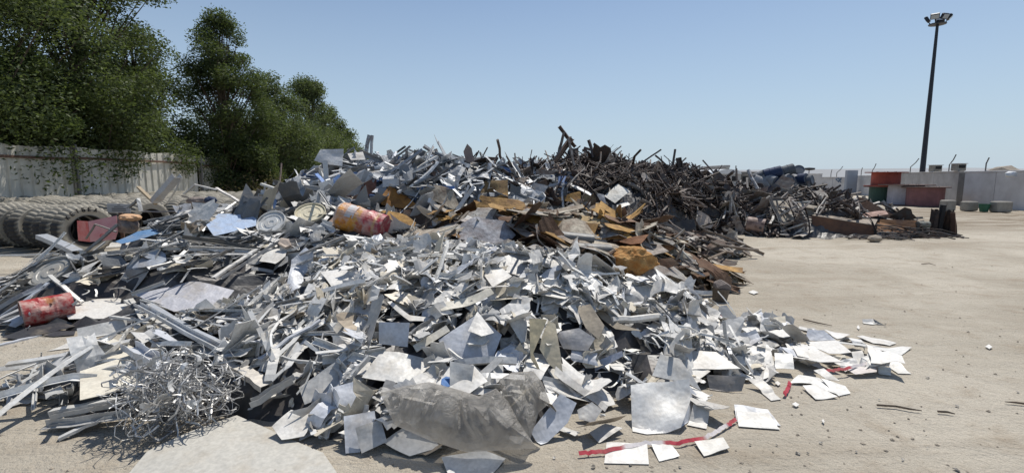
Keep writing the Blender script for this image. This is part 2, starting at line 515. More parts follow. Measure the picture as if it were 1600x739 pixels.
gA0 = at(1507, 300, 30.5); gA1 = at(1680, 300, 24.0)
wall_run('perimeter_wall', 'tall pale wall panels behind the concrete blocks, reaching the edge of the yard', gA0, gA1, 2.12, 0.2, M['wall_w'], 3)
gB0 = at(1400, 300, 43.0); gB1 = at(1500, 300, 31.8)
wall_run('perimeter_wall', 'brown stained wall run topped by two square boxes, behind the maroon drum', gB0, gB1, 2.15, 0.2, M['wall_g'], 3)
gC0 = at(1336, 300, 52.0); gC1 = at(1398, 300, 43.5)
wall_run('perimeter_wall', 'pale wall run beside the red and green cable drums', gC0, gC1, 1.95, 0.2, M['wall_w'], 3)
gD0 = at(1281, 300, 56.0); gD1 = at(1321, 300, 53.0)
wall_run('perimeter_wall', 'low cream wall run with blue scrawl, beyond the rubble heap', gD0, gD1, 1.8, 0.2, M['wall_w'], 2)
gE0 = at(1262, 300, 58.0); gE1 = at(1282, 300, 56.0)
wall_run('perimeter_wall', 'short white wall end beside the barrel heap', gE0, gE1, 2.2, 0.2, M['wall_w'], 1)
c = at(1329, 290, 51.0); c[2] = 0
o = MB().box([c[0], c[1], 1.3], (1.15, 0.35, 2.6), bev=0.03).build('concrete_slab', M['wall_b'], loc=c)
tag(o, 'blue grey upright slab standing taller than the walls either side', 'slab')
# dark gap post between the two right wall runs
c = at(1503, 300, 31.2); c[2] = 0
o = MB().box([c[0], c[1], 1.08], (0.22, 0.5, 2.16), bev=0.02).build('wall_pier', M['post'], loc=c)
tag(o, 'narrow dark pier in the gap between stained and pale walls', 'pier')
# scrawl on the far wall (blue spray paint)
s = MB()
c = at(1310, 284, 53.6)
for k in range(5):
    q = c + np.array([rnd.uniform(-.35, .35), -0.14 - 0.002 * k, rnd.uniform(-.25, .25)])
    pts = [q + np.array([t * rnd.uniform(.3, .5), 0, math.sin(t * 3 + k) * 0.16]) for t in np.linspace(-.5, .5, 7)]
    s.prism(pts, profile('flat', 0.10, 0.002), up=[0, 1, 0])
o = s.build('paint_scrawl', mat_plain('scrawl', (0.10, 0.17, 0.26), 0.8, 0, 0.2, 4, 0))
tag(o, 'blue spray paint scrawl on the low cream wall', 'graffiti')
# barbed-wire brackets on the wall tops
for (u, Y, lean, h0) in [(1306, 53.2, 0.5, 1.9), (1420, 40.5, 0.5, 2.25), (1361, 48.2, 0.2, 2.05), (1480, 33.8, 0.25, 2.25), (1537, 29.1, 0.06, 2.2), (1297, 54.4, 0.02, 1.9), (1344, 50.6, .02, 2.05)]:
    p = at(u, 290, Y); 
    pts = [(p[0], p[1], h0), (p[0], p[1], h0 + 0.45), (p[0] + lean * 0.6, p[1] - .1, h0 + 0.8), (p[0] + lean, p[1] - .15, h0 + 1.15)]
    if lean < 0.1: pts = pts[:3]
    o = MB().tube(pts, 0.035, 6).build('wire_bracket', M['post'], loc=(p[0], p[1], h0))
    near = {1306: 'bent wire bracket above the blue scrawl', 1420: 'bent wire bracket above the lavender drum', 1361: 'wire bracket behind the red drum flange', 1480: 'wire bracket between the two square wall boxes',
            1537: 'straight wire bracket on the pale wall above the green bucket', 1297: 'thin straight bracket on the low cream wall', 1344: 'thin straight bracket beside the blue grey slab'}[u]
    tag(o, near, 'bracket', 'wire brackets along the walls')
# square boxes on the wall top
for u, Y, lab in [(1461, 36.2, 'square box with dark front on the wall, the one nearer the lamp post'), (1497, 32.4, 'square box with dark front on the wall, at the end of the stained run')]:
    p = at(u, 268, Y)
    e = empty('wall_box', (p[0], p[1], 2.25)); tag(e, lab, 'box', 'square boxes on the stained wall')
    MB().box([p[0], p[1], 2.49], (0.62, 0.5, 0.46), bev=0.03).build('casing', M['conc'], e)
    MB().box([p[0], p[1] - 0.26, 2.54], (0.42, 0.03, 0.20), bev=0.004).build('opening', M['dark'], e)
    MB().box([p[0], p[1], 2.74], (0.72, 0.6, 0.05), bev=0.01).build('cap', M['roof'], e)
# snagged paper and rubble showing over the wall
p = at(1574, 273, 26.9)
V = []; 
for k in range(60):
    q = rng.normal(size=3); q /= np.linalg.norm(q); V.append(q * np.array([.34, .16, .2]) * rng.uniform(.75, 1.1))
def hull(V):
    bm = bmesh.new()
    for v in V: bm.verts.new(v)
    r = bmesh.ops.convex_hull(bm, input=bm.verts)
    bmesh.ops.delete(bm, geom=list({g for g in r['geom_interior'] + r['geom_unused'] if isinstance(g, bmesh.types.BMVert)}), context='VERTS')
    bm.verts.index_update(); bm.verts.ensure_lookup_table()
    VV = np.array([v.co[:] for v in bm.verts]); FF = [[v.index for v in f.verts] for f in bm.faces]
    bm.free(); return VV, FF
VV, FF = hull(V)
o = mk('plastic_scrap', VV + p + np.array([0, -0.2, 0]), FF, M['roof']); tag(o, 'torn white plastic snagged on top of the pale wall', 'plastic')
for k, (u, s_) in enumerate([(1568, 1.0), (1590, .7)]):
    p = at(u, 268, 34.0)
    V = [q / np.linalg.norm(q) * np.array([1.6, 1.0, 1.0]) * s_ * rng.uniform(.85, 1.1) for q in rng.normal(size=(50, 3))]
    VV, FF = hull(V)
    VV[:, 2] = VV[:, 2] * 1.3 + 1.3
    VV[:, 2] = np.maximum(VV[:, 2], 0)
    o = mk('boulder', VV + np.array([p[0], p[1], 0]), FF, M['stone'])
    tag(o, ['large boulder rising behind the pale wall above the snagged plastic', 'smaller boulder beyond the pale wall beside the large one'][k], 'boulder')

# concrete blocks and bucket at the wall foot
for u, v, w, h, lab in [(1479, 330, 22, 17, 'concrete block beside the maroon cable drum'), (1513, 330, 25, 15, 'concrete block between the stained wall end and green bucket'), (1563, 332, 34, 17, 'wide concrete block beyond the green bucket')]:
    p = ground(u, v); W = w * p[1] / F_PX; H = h * p[1] / F_PX
    o = MB().box([p[0] + .25, p[1] + .25, H / 2], (W * .72, 0.5, H), bev=0.05).build('concrete_block', M['conc'], loc=p)
    tag(o, lab, 'block', 'concrete blocks along the wall')
p = ground(1537, 331); 
e = MB().lathe(p, (0, 0, 1), [(0, 0), (0, .17), (.40, .23), (.42, .25), (.42, .22), (.05, .16), (.05, 0)], 16).build('bucket', M['green'], loc=p, smooth=False)
tag(e, 'dark green bucket standing between two concrete blocks', 'bucket')

# cable drums
def cable_drum(u, v, Y, flange_r, core_r, h, mats, label, z0=0.0, both=True):
    p = at(u, v, Y); p[2] = z0
    e = empty('cable_drum', p); tag(e, label, 'cable drum', 'cable drums by the wall')
    n = 28
    MB().lathe(p, (0, 0, 1), [(0.06, 0), (0.06, core_r), (h - 0.06, core_r), (h - 0.06, 0)], n).build('core', mats[0], e)
    MB().lathe(p, (0, 0, 1), [(0, 0), (0, flange_r if both else core_r * 1.03), (0.06, flange_r if both else core_r * 1.03), (0.06, 0)], n).build('flange', mats[1], e)
    MB().lathe(p, (0, 0, 1), [(h - 0.06, 0), (h - 0.06, flange_r), (h, flange_r), (h, 0.12), (h - 0.03, 0.12), (h - 0.03, 0)], n).build('flange', mats[1], e)
    s = MB()
    for k in range(6):
        q = 2 * math.pi * k / 6
        s.tube([p + [math.cos(q) * core_r * .7, math.sin(q) * core_r * .7, h - .01], p + [math.cos(q) * core_r * .7, math.sin(q) * core_r * .7, h + .03]], 0.03, 6)
    s.build('bolt', M['post'], e)
cable_drum(1377, 305, 33.5, 1.05, 0.72, 1.22, (M['d_green'], M['d_flange']), 'green cable drum carrying the red one on top')
cable_drum(1382, 300, 33.5, 1.22, 0.83, 0.98, (M['d_red'], M['d_red']), 'red cable drum stacked on the green one', 1.22)
cable_drum(1415, 300, 32.0, 1.5, .96, 1.36, (M['d_lav'], M['d_flange']), 'lavender grey cable drum between green and maroon drums')
cable_drum(1446, 300, 30.6, 1.22, 0.95, 1.24, (M['d_mar'], M['d_flange']), 'maroon cable drum beside the concrete block')

# high-mast lamp
p0 = at(1440, 280, 52.0); p0[2] = 0
top = at(1467, 32, 52.0)
HT = top[2]
e = empty('lamp_post', p0); tag(e, 'tall dark lamp post rising behind the wall', 'lamp post')
MB().lathe(p0, (0, 0, 1), [(0, .40), (.05, .40), (.05, .27), (HT * .5, .20), (HT, .12), (HT, 0)], 14).build('pole', M['pole'], e)
MB().lathe(p0, (0, 0, 1), [(HT - .5, .16), (HT - .45, .75), (HT - .36, .75), (HT - .3, .16)], 14).build('head_ring', M['pole'], e)
for k, (dx, dy, tl, yaw) in enumerate([(-.75, -.5, 35, -40), (.15, -.6, 30, 10), (.9, -.3, 40, 50), (-.6, .6, -30, 40), (.75, .6, -35, -40)]):
    c = p0 + np.array([dx, dy, HT + .12])
    Rm = (Matrix.Rotation(R(yaw), 3, 'Z') @ Matrix.Rotation(R(tl), 3, 'X'))
    Rn = np.array(Rm)
    MB().tube([p0 + [0, 0, HT - .4], p0 + [dx * .6, dy * .6, HT - .4], c], 0.05, 6).build('arm', M['pole'], e)
    f = MB().box(c + [0, 0, .1], (.75, .28, .55), Rn, bev=.05).build('floodlight', M['pole'], e)
    g = MB().box(c + [0, 0, .1] + Rn @ np.array([0, -.155, 0]), (.62, .03, .42), Rn, bev=.008).build('lens', M['glass'])
    g.location = Vector(g.location) - e.location; g.parent = f

# far lamp, far buildings
p = at(1264, 270, 75.0); p[2] = 0
e = empty('lamp_post', p); tag(e, 'tiny far lamp post above the barrel heap end', 'lamp post')
MB().tube([p, p + [0, 0, 3.0]], 0.06, 8).build('pole', M['pole'], e)
MB().lathe(p + [0, 0, 2.9], (0, 0, 1), [(0, 0), (.12, .75), (.4, .8), (.5, 0)], 12).build('lamp_head', M['pole'], e)
def shed(u0, u1, Y, h, lab, mat_w, mat_r, dome=False, depth=14.0):
    a, b = at(u0, 280, Y), at(u1, 280, Y)
    W = b[0] - a[0]; cx = (a[0] + b[0]) / 2
    e = empty('shed', (cx, Y, 0)); tag(e, lab, 'shed')
    MB().box([cx, Y + depth / 2, (h - .5) / 2], (W * .97, depth, h - .5)).build('wall', mat_w, e)
    if dome:
        prof = [(-W / 2 * math.cos(q), h - .5 + 0.9 * math.sin(q)) for q in np.linspace(0, math.pi, 10)]
        V = [(cx + x, Y - .2, z) for x, z in prof] + [(cx + x, Y + depth, z) for x, z in prof]
        n = len(prof)
        Fc = [[i, i + 1, n + i + 1, n + i] for i in range(n - 1)] + [list(range(n - 1, -1, -1)), list(range(n, 2 * n))]
        mk('roof', np.array(V), Fc, mat_r, parent=e)
    else:
        MB().box([cx, Y + depth / 2, h - .2], (W, depth + .6, .5), bev=.05).build('roof', mat_r, e)
    for k in range(max(2, int(W / 4))):
        x = a[0] + W * (k + .5) / max(2, int(W / 4))
        MB().box([x, Y - .03, h * .55], (1.0, .06, .9)).build('window', M['dark'], e)
shed(1117, 1158, 90.0, 3.0, 'long far shed with pale rounded roof beyond the dark heap', M['far'], M['roof'], True)
shed(1130, 1139, 110.0, 4.6, 'small far block rising over the rounded shed roof', M['far'], M['far'])
shed(1158, 1182, 92.0, 2.9, 'low dark far shed beside the rounded roof', M['post'], M['post'])
shed(1228, 1262, 95.0, 2.7, 'low pale far shed behind the barrels', M['far'], M['roof'])

# far hazy plain beyond the yard
o = mk('far_ridge', [( -500, 600, -2), (600, 600, -2), (900, 600, -2)] + [(-500, 640, 7), (0, 640, 9), (600, 640, 15), (900, 640, 10)], [[0, 1, 5, 4, 3], [1, 2, 6, 5]], mat_plain('far_ridge', (0.36, 0.37, 0.38), 1.0, 0, .1, .02, 0))
tag(o, 'pale far ridge on the horizon', None, None, 'structure')

# ------------------------------------------------------------------ sheet-metal fence along the left
FX = -17.2
def fence(y0, y1, h, label, cap_dark=False):
    e = empty('metal_fence', (FX, (y0 + y1) / 2, 0)); tag(e, label, 'fence', 'metal fence along the trees')
    pitch = 0.42; y = y0; V = []; 
    prof = []
    while y < y1:
        prof += [(0, y), (0, y + .27), (-.05, y + .30), (-.05, y + .39)]
        y += pitch
    n = len(prof); V = []
    for k, z in enumerate((0.02, h)):
        for (dx, yy) in prof:
            V.append((FX + dx + (0.03 * math.sin(yy * 1.3) if z > 1 else 0), yy, z + (0.04 * math.sin(yy * 2.1) + rnd.uniform(-.015, .015) if z > 1 else 0)))
    V2 = [(x - 0.012, y_, z) for x, y_, z in V]
    Fc = [[i, i + 1, n + i + 1, n + i] for i in range(n - 1)]
    Fb = [[2 * n + q for q in reversed(f)] for f in Fc]
    rim = [[n + i, n + i + 1, 3 * n + i + 1, 3 * n + i] for i in range(n - 1)]
    mk('sheet_panel', np.array(V + V2), Fc + Fb + rim, M['fence'], parent=e)
    MB().box([FX + .05, (y0 + y1) / 2, h - .42], (.06, y1 - y0, .09), bev=.01).build('rail', M['rail'], e)
    MB().box([FX - .09, (y0 + y1) / 2, .6], (.05, y1 - y0, .08)).build('rail', M['rail'], e)
    for yy in (y0 + .05, ):
        MB().box([FX + .10, yy, (h + .1) / 2], (.10, .10, h + .1), bev=.01).build('post', M['post'], e)
fence(9.0, 18.9, 2.95, 'dappled grey metal fence section with overhanging leaves, nearest the tyres')
fence(19.0, 26.5, 3.0, 'sunlit metal fence section with rusty rail, beyond the grey post')
fence(26.6, 44.0, 2.9, 'deeply shaded end of the metal fence under the trees')

# ------------------------------------------------------------------ trees
def tree(x, y, h, cr, label, leaf='leaf', nl=30000, size=0.13, low=0.15, trunk_r=0.16, clumps=60, asym=(0, 0), group='trees along the fence', top=0.55, spread=0.42):
    r_ = np.random.default_rng(int(abs(x * 131 + y * 17)))
    e = empty('tree', (x, y, 0)); tag(e, label, 'tree', group)
    s = MB()
    ctr = np.array([x + asym[0], y + asym[1], 0])
    tp = [np.array([x, y, 0])]
    for k in range(1, 6):
        q = k / 5
        tp.append(np.array([x + asym[0] * q + r_.normal() * .12, y + asym[1] * q + r_.normal() * .12, h * .9 * q]))
    s.tube(tp, trunk_r, 8, rad=[1.25, 1, .8, .6, .4, .15])
    C, S = [], []
    for k in range(clumps):
        zq = low + (0.98 - low) * r_.random()
        # crown width over height: full in the middle, narrower at top
        wz = cr * (math.sin(math.pi * min(1, max(0.06, (zq - low) / (1 - low))) ** top)) ** 0.7
        q = r_.random() * 2 * math.pi
        rr = wz * math.sqrt(r_.random()) * 1.0
        c_ = ctr * 1.0 + np.array([math.cos(q) * rr, math.sin(q) * rr, zq * h])
        C.append(c_); S.append(cr * spread * (0.45 + .75 * r_.random()) * (1.15 - 0.5 * zq))
        b0 = np.array(tp[0]) + (np.array(tp[-1]) - np.array(tp[0])) * max(0.12, zq - 0.22)
        md = (b0 + c_) / 2 + np.array([0, 0, -.1 * rr]) + r_.normal(size=3) * .12
        s.tube([b0, md, c_], 0.05, 5, rad=[1, .7, .25])
    s.build('trunk', M['bark'], e)
    C, S = np.array(C), np.array(S)
    idx = r_.choice(len(C), nl, p=S ** 2 / (S ** 2).sum())
    d = r_.normal(size=(nl, 3)); d /= np.linalg.norm(d, axis=1)[:, None]
    rad = r_.random(nl) ** 0.42
    P = C[idx] + d * (S[idx] * rad)[:, None] * np.array([1, 1, .75])
    # little sprigs: leaves gathered in threes
    sp = r_.normal(size=(nl, 3)) * size * .5
    P = P + sp
    P[:, 2] = np.maximum(P[:, 2], 0.15)
    leaf_mesh('crown', P, size, M[leaf], e, r_)
    return e

def leaf_mesh(name, P, size, mat, e, r_, aspect=0.42):
    nl = len(P)
    a = r_.normal(size=(nl, 3)); a[:, 2] = a[:, 2] * .6 - .25; a /= np.linalg.norm(a, axis=1)[:, None]
    b = np.cross(a, r_.normal(size=(nl, 3))); b /= np.linalg.norm(b, axis=1)[:, None] + 1e-9
    L = size * (0.6 + .8 * r_.random(nl))[:, None]
    v0 = P - a * L * .5; v2 = P + a * L * .5
    v1 = P + b * L * aspect * .5 - a * L * .05; v3 = P - b * L * aspect * .5 - a * L * .05
    V = np.stack([v0, v1, v2, v3], 1).reshape(-1, 3)
    if e is not None: V = V - np.array(e.location)
    me = bpy.data.meshes.new(name)
    me.vertices.add(nl * 4); me.vertices.foreach_set('co', V.astype(np.float32).ravel())
    me.loops.add(nl * 4); me.loops.foreach_set('vertex_index', np.arange(nl * 4, dtype=np.int32))
    me.polygons.add(nl)
    me.polygons.foreach_set('loop_start', np.arange(nl, dtype=np.int32) * 4)
    me.polygons.foreach_set('loop_total', np.full(nl, 4, dtype=np.int32))
    me.update(calc_edges=True)
    cv = np.repeat(r_.random(nl), 4)
    col = np.stack([cv, cv, cv, np.ones_like(cv)], 1)
    at_ = me.color_attributes.new('col', 'FLOAT_COLOR', 'POINT'); at_.data.foreach_set('color', col.astype(np.float32).ravel())
    me.materials.append(mat)
    o = bpy.data.objects.new(name, me)
    return link(o, e)

tree(-19.0, 13.0, 8.0, 2.2, 'bright green tree at the photo edge, leaning over the nearest fence', 'leaf_b', 30000, .11, .42, .12, 50, (.8, 0))
tree(-20.2, 18.0, 16.0, 4.2, 'tallest dark tree, reaching past the top above the dappled fence', 'leaf', 110000, .15, .14, .22, 150, (.6, 0), top=.75)
tree(-19.2, 21.8, 15.0, 3.3, 'tall dark tree with open feathery top, behind the sunlit fence', 'leaf', 80000, .15, .14, .2, 110, (.4, 0), spread=.40, top=.7)
tree(-18.8, 18.6, 6.4, 1.8, 'low bright leafy tree hanging over the fence by the post', 'leaf_b', 26000, .12, .52, .10, 45, (.7, 0))
tree(-18.9, 15.2, 5.6, 1.7, 'low dark leafy tree hanging over the nearest fence section', 'leaf', 22000, .12, .66, .10, 36, (.5, 0))
tree(-20.2, 26.0, 9.6, 2.9, 'mid height dark tree between the feathery one and narrow one', 'leaf', 50000, .15, .05, .16, 75, (.5, 0))
tree(-17.4, 29.5, 11.3, 2.4, 'narrow dark tree standing clear against the sky', 'leaf', 95000, .15, .04, .18, 120, (.3, 0), top=.8, spread=.46)
tree(-16.6, 34.5, 8.9, 3.0, 'rounded olive green tree beyond the narrow dark one', 'leaf_f', 50000, .16, .03, .15, 80)
tree(-17.0, 41.0, 9.8, 3.3, 'tall olive green tree in the middle of the far row', 'leaf_f', 48000, .18, .03, .15, 80)
tree(-18.0, 47.5, 8.5, 2.9, 'olive green tree before the last one of the row', 'leaf_f', 36000, .20, .03, .15, 70)
tree(-19.2, 54.0, 7.9, 2.9, 'last olive green tree, right beside the upright white panel', 'leaf_f', 34000, .22, .03, .15, 70)
tree(-15.9, 30.5, 3.6, 1.7, 'dark bushy young tree below the narrow tree', 'leaf', 22000, .14, .03, .08, 35)
tree(-18.9, 25.0, 5.4, 1.7, 'dark bushy tree at the shaded end of the fence', 'leaf', 26000, .14, .45, .08, 38)
# dry bush
e = empty('dry_bush', (-15.2, 28.5, 0)); tag(e, 'dry brown leafless bush at the foot of the trees', 'bush')
s = MB(); Pp = []
for k in range(90):
    q = rng.normal(size=3); q[2] = abs(q[2]) + .2; q /= np.linalg.norm(q)
    b0 = np.array([-15.2, 28.5, 0.0]) + np.array([rng.normal() * .4, rng.normal() * .4, 0])
    L = rng.uniform(1.0, 2.3); md = b0 + q * L * .5 + rng.normal(size=3) * .15
    s.tube([b0, md, b0 + q * L * np.array([1, 1, .9])], .018, 4, rad=[1, .8, .4])
    for t in range(26): Pp.append(md + (q * L * .5) * rng.random() + rng.normal(size=3) * .22)
s.build('stems', M['bark'], e)
leaf_mesh('twigs', np.array(Pp), .22, M['dry'], e, rng, .16)

# ------------------------------------------------------------------ tyres
TYRE_R, TYRE_W = 0.60, 0.40
def tyre_mesh(n=64):
    prof = [(.20, .335), (.19, .36), (.205, .43), (.212, .49), (.192, .545), (.15, .582), (.08, .60), (.0, .603),
            (-.08, .60), (-.15, .582), (-.192, .545), (-.212, .49), (-.205, .43), (-.19, .36), (-.20, .335), (-.14, .37), (-.06, .50), (.06, .50), (.14, .37)]
    V, Fc, C = [], [], []
    m = len(prof)
    for k in range(n):
        q = 2 * math.pi * k / n
        for i, (a, r) in enumerate(prof):
            tread = 4 <= i <= 10
            rr = r - (0.024 if tread and k % 2 else 0)
            V.append((a, math.cos(q) * rr, math.sin(q) * rr))
    for k in range(n):
        j = (k + 1) % n
        for i in range(m):
            l = (i + 1) % m
            Fc.append([k * m + i, k * m + l, j * m + l, j * m + i])
    return np.array(V), Fc, m, n
TV, TF, TM, TN = tyre_mesh()
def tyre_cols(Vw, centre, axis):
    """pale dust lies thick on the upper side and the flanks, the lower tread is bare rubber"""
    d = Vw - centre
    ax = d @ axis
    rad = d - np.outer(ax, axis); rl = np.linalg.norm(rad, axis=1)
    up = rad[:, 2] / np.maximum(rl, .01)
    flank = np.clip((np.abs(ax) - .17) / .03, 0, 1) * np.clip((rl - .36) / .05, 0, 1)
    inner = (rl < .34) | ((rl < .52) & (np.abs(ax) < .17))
    dust_shade = np.maximum(np.clip((up - .25) / .45, 0, 1), flank * .95)
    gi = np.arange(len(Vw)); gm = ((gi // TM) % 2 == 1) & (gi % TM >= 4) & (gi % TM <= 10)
    dust_shade = np.where(gm, dust_shade * .45, dust_shade)     # tread grooves darkened, their shade put into the colour
    dust_shade = np.where(inner, 0.03, dust_shade)
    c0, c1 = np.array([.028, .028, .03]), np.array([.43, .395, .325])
    c = c0 + (c1 - c0) * dust_shade[:, None]
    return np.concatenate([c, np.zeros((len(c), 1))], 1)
def tyre(cx, cy, cz, yaw, label, tilt=0.0, writing=False, scale=1.0):
    e_ = Matrix.Rotation(yaw, 3, 'Z') @ Matrix.Rotation(tilt, 3, 'Y') @ Matrix.Rotation(rnd.random() * 6, 3, 'X')
    A = np.array(e_)
    V = TV * scale @ A.T + np.array([cx, cy, cz])
    ax = A[:, 0]
    if writing:
        e = empty('tyre', (cx, cy, 0)); tag(e, label, 'tyre', 'old dusty tyres in rows')
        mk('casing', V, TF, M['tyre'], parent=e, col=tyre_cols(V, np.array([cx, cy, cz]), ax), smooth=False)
        o = e
    else:
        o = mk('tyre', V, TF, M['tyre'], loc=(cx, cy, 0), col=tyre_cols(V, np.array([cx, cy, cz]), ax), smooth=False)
        tag(o, label, 'tyre', 'old dusty tyres in rows')
    remember(V, TF, 'fixed')
    return o, A, ax, np.array([cx, cy, cz])
TYRES = []
def tyre_row(xe, ye, yaw, n, rowname, ends, scale=1.0, z=0.0, gap=.475):
    ax = np.array([math.cos(yaw), math.sin(yaw)])
    for k in range(n):
        p = np.array([xe, ye]) - ax * gap * scale * k
        if abs(proj([p[0], p[1], .8])[0, 0]) > 2000 or proj([p[0], p[1], .8])[0, 0] < -40: break
        lab = ends if k == 0 else (f'dusty tyre next behind the front one of {rowname}' if k == 1 else f'dusty cream topped tyre in the middle of {rowname}')
        r = tyre(p[0] + rnd.uniform(-.02, .02), p[1] + rnd.uniform(-.09, .09), z + TYRE_R * scale * rnd.uniform(.95, 1.0), yaw + rnd.uniform(-.09, .09), lab, rnd.uniform(-.09, .09), k == 0 and rowname.startswith('the nearest'), scale * (1.0 if k == 0 else rnd.uniform(.93, 1.02)))
        TYRES.append(r)
tyre_row(-10.15, 11.3, R(-24), 9, 'the nearest tyre row', 'dusty cream tyre with black hole and worn lettering, end of the nearest row')
tyre_row(-10.35, 13.6, R(-20), 10, 'the second tyre row', 'tyre end peeping out behind the red box and sign board')
rows = [('third', 15.4, -8.4), ('fourth', 17.2, -8.2), ('fifth', 19.0, -8.2), ('sixth', 20.9, -8.2), ('seventh', 23.0, -8.2)]
for nm, yy, xe in rows:
    tyre_row(xe, yy, R(rnd.uniform(-8, 3)), 22, f'the {nm} tyre row', f'end tyre of the {nm} row, half buried by scrap', 1.0)
# worn lettering on the front tyre: letters laid round the flank
FT, FA, FAX, FC_ = TYRES[0]
def flank_text(word, e, A, r, a0, step, size):
    G = {'K': [((0, 0), (0, 1)), ((0, .45), (.6, 1)), ((.15, .55), (.6, 0))], 'E': [((0, 0), (0, 1)), ((0, 1), (.6, 1)), ((0, .5), (.5, .5)), ((0, 0), (.6, 0))],
         'T': [((.3, 0), (.3, 1)), ((0, 1), (.6, 1))], 'G': [((.6, .9), (0, 1)), ((0, 1), (0, 0)), ((0, 0), (.6, 0)), ((.6, 0), (.6, .5)), ((.6, .5), (.3, .5))],
         'I': [((.3, 0), (.3, 1))], 'A': [((0, 0), (.3, 1)), ((.3, 1), (.6, 0)), ((.12, .4), (.48, .4))]}
    s = MB()
    cen = FC_
    e1 = np.cross(FAX, [0, 0, 1.0]); e1 /= np.linalg.norm(e1); e2 = np.cross(e1, FAX); 
    if e2[2] < 0: e2 = -e2
    # e1 must run to the left seen from outside
    for i, ch in enumerate(word):
        q = a0 - step * i
        rad_ = e1 * math.cos(q) + e2 * math.sin(q); tan_ = -(-e1 * math.sin(q) + e2 * math.cos(q))
        for (p, r2) in G[ch]:
            P = [cen + FAX * (.219) + rad_ * (r + size * y) + tan_ * (size * .9 * (.3 - x)) for x, y in (p, r2)]
            s.tube(P, .011, 5)
    s.build('lettering', M['dark'], e)
e1t = np.cross(FAX, [0, 0, 1.0])
flank_text('KETGEA', FT, FA, .44, R(140) if e1t[0] > 0 else R(40), R(14) if e1t[0] > 0 else R(-14), .085)
# ------------------------------------------------------------------ the heaps: height field
MOUNDS = [  # cx, cy, rx, ry, height, rotation deg, exponent
    (-0.45, 5.45, 2.95, 2.45, .90, 0, .75),
    (2.5, 5.0, 1.4, .95, .16, -8, .8),
    (-2.6, 4.55, 1.9, 1.3, .42, 10, .8),
    (-4.9, 7.2, 2.7, 1.8, .74, 8, .8),
    (-0.9, 6.8, 2.8, 1.5, .95, 0, .7),
    (0.2, 8.3, 3.2, 1.8, 1.22, -6, .75),
    (2.4, 8.3, 1.7, 1.0, .40, 0, .8),
    (-3.9, 10.2, 2.9, 2.2, 1.22, 0, .75),
    (-2.9, 8.2, 2.5, 1.5, .98, 0, .75),
    (-6.1, 9.3, 1.6, 1.2, 1.08, 0, .75),
    (-3.0, 14.6, 4.9, 3.3, 2.18, 0, .62),
    (2.3, 16.5, 3.9, 3.0, 2.18, 0, .62),
    (5.6, 18.4, 3.2, 2.6, 1.88, 0, .62),
    (9.3, 17.6, 3.7, 3.2, 1.12, 0, .7),
    (11.8, 18.0, 3.0, 2.4, .60, 0, .7),
    (13.0, 24.0, 4.4, 3.2, 1.25, 0, .7),
    (3.0, 12.3, 2.9, 2.5, .42, 0, .8),
    (10.8, 14.9, 2.6, 1.0, .25, 0, .8),
]
DENTS = []
def H(x, y):
    x = np.asarray(x, float); y = np.asarray(y, float)
    h = np.zeros(np.broadcast(x, y).shape)
    for cx, cy, rx, ry, hh, rot, ex in MOUNDS:
        c, s = math.cos(R(rot)), math.sin(R(rot))
        dx, dy = x - cx, y - cy
        a, b = (dx * c + dy * s) / rx, (-dx * s + dy * c) / ry
        q = np.clip(1 - a * a - b * b, 0, None) ** ex * hh
        h = np.maximum(h, q) + 0.06 * np.minimum(h, q)
    for cx, cy, rx, ry, dp in DENTS:
        h = h - dp * np.exp(-((x - cx) / rx) ** 2 - ((y - cy) / ry) ** 2) * (h > .1)
    h = np.maximum(h, 0)
    w = np.sin(x * 2.3 + 1.1 * np.sin(y * 1.7)) * np.sin(y * 2.9 + x) * .06 + np.sin(x * 5.1 + 2) * np.sin(y * 4.7) * .03
    return np.where(h > 0.02, np.maximum(h + w * np.clip(h * 2.5, 0, 1), 0.0), 0.0)

def hit(u, v, far=70.0):
    d = ray(u, v); d = d / d[1]
    Y = np.arange(1.5, far, 0.02)
    Px, Pz = d[0] * Y, CAM_Z + d[2] * Y
    hh = H(Px, Y)
    below = np.nonzero(Pz <= hh)[0]
    if len(below) == 0:
        print('MISS', u, v)
        return np.array([0, 0, CAM_Z]) + d * far
    y = Y[below[0]]
    return np.array([0, 0, CAM_Z]) + d * y

# hollows in the heap, where one looks into the dark between the pieces (photo point, radius in metres, depth)
_d = []
for u, v, rr, dp in [(612, 552, .26, .30), (930, 560, .40, .36), (905, 610, .25, .25), (960, 520, .25, .22), (400, 440, .55, .34), (320, 455, .45, .28), (190, 430, .5, .3), (455, 625, .24, .26), (500, 520, .22, .22), (540, 500, .2, .2),
                     (700, 500, .35, .22), (785, 545, .22, .24), (860, 470, .3, .2), (800, 460, .25, .18), (660, 360, .5, .3), (880, 405, .5, .28), (1120, 600, .3, .2), (420, 490, .3, .22), (360, 510, .25, .2), (640, 470, .3, .18), (590, 445, .3, .18), (980, 490, .3, .2), (250, 500, .3, .2), (440, 400, .4, .25), (130, 440, .4, .2)]:
    q = hit(u, v); _d.append((q[0], q[1], rr, rr * .8, dp))
DENTS += _d
def hollow(x, y):
    return sum(dp * math.exp(-((x - cx) / rx) ** 2 - ((y - cy) / ry) ** 2) for cx, cy, rx, ry, dp in DENTS)

def Hn(x, y, e=0.40):
    gx = (H(x + e, y) - H(x - e, y)) / (2 * e); gy = (H(x, y + e) - H(x, y - e)) / (2 * e)
    n = np.array([-gx * .8, -gy * .8, 1.0]); return n / np.linalg.norm(n)

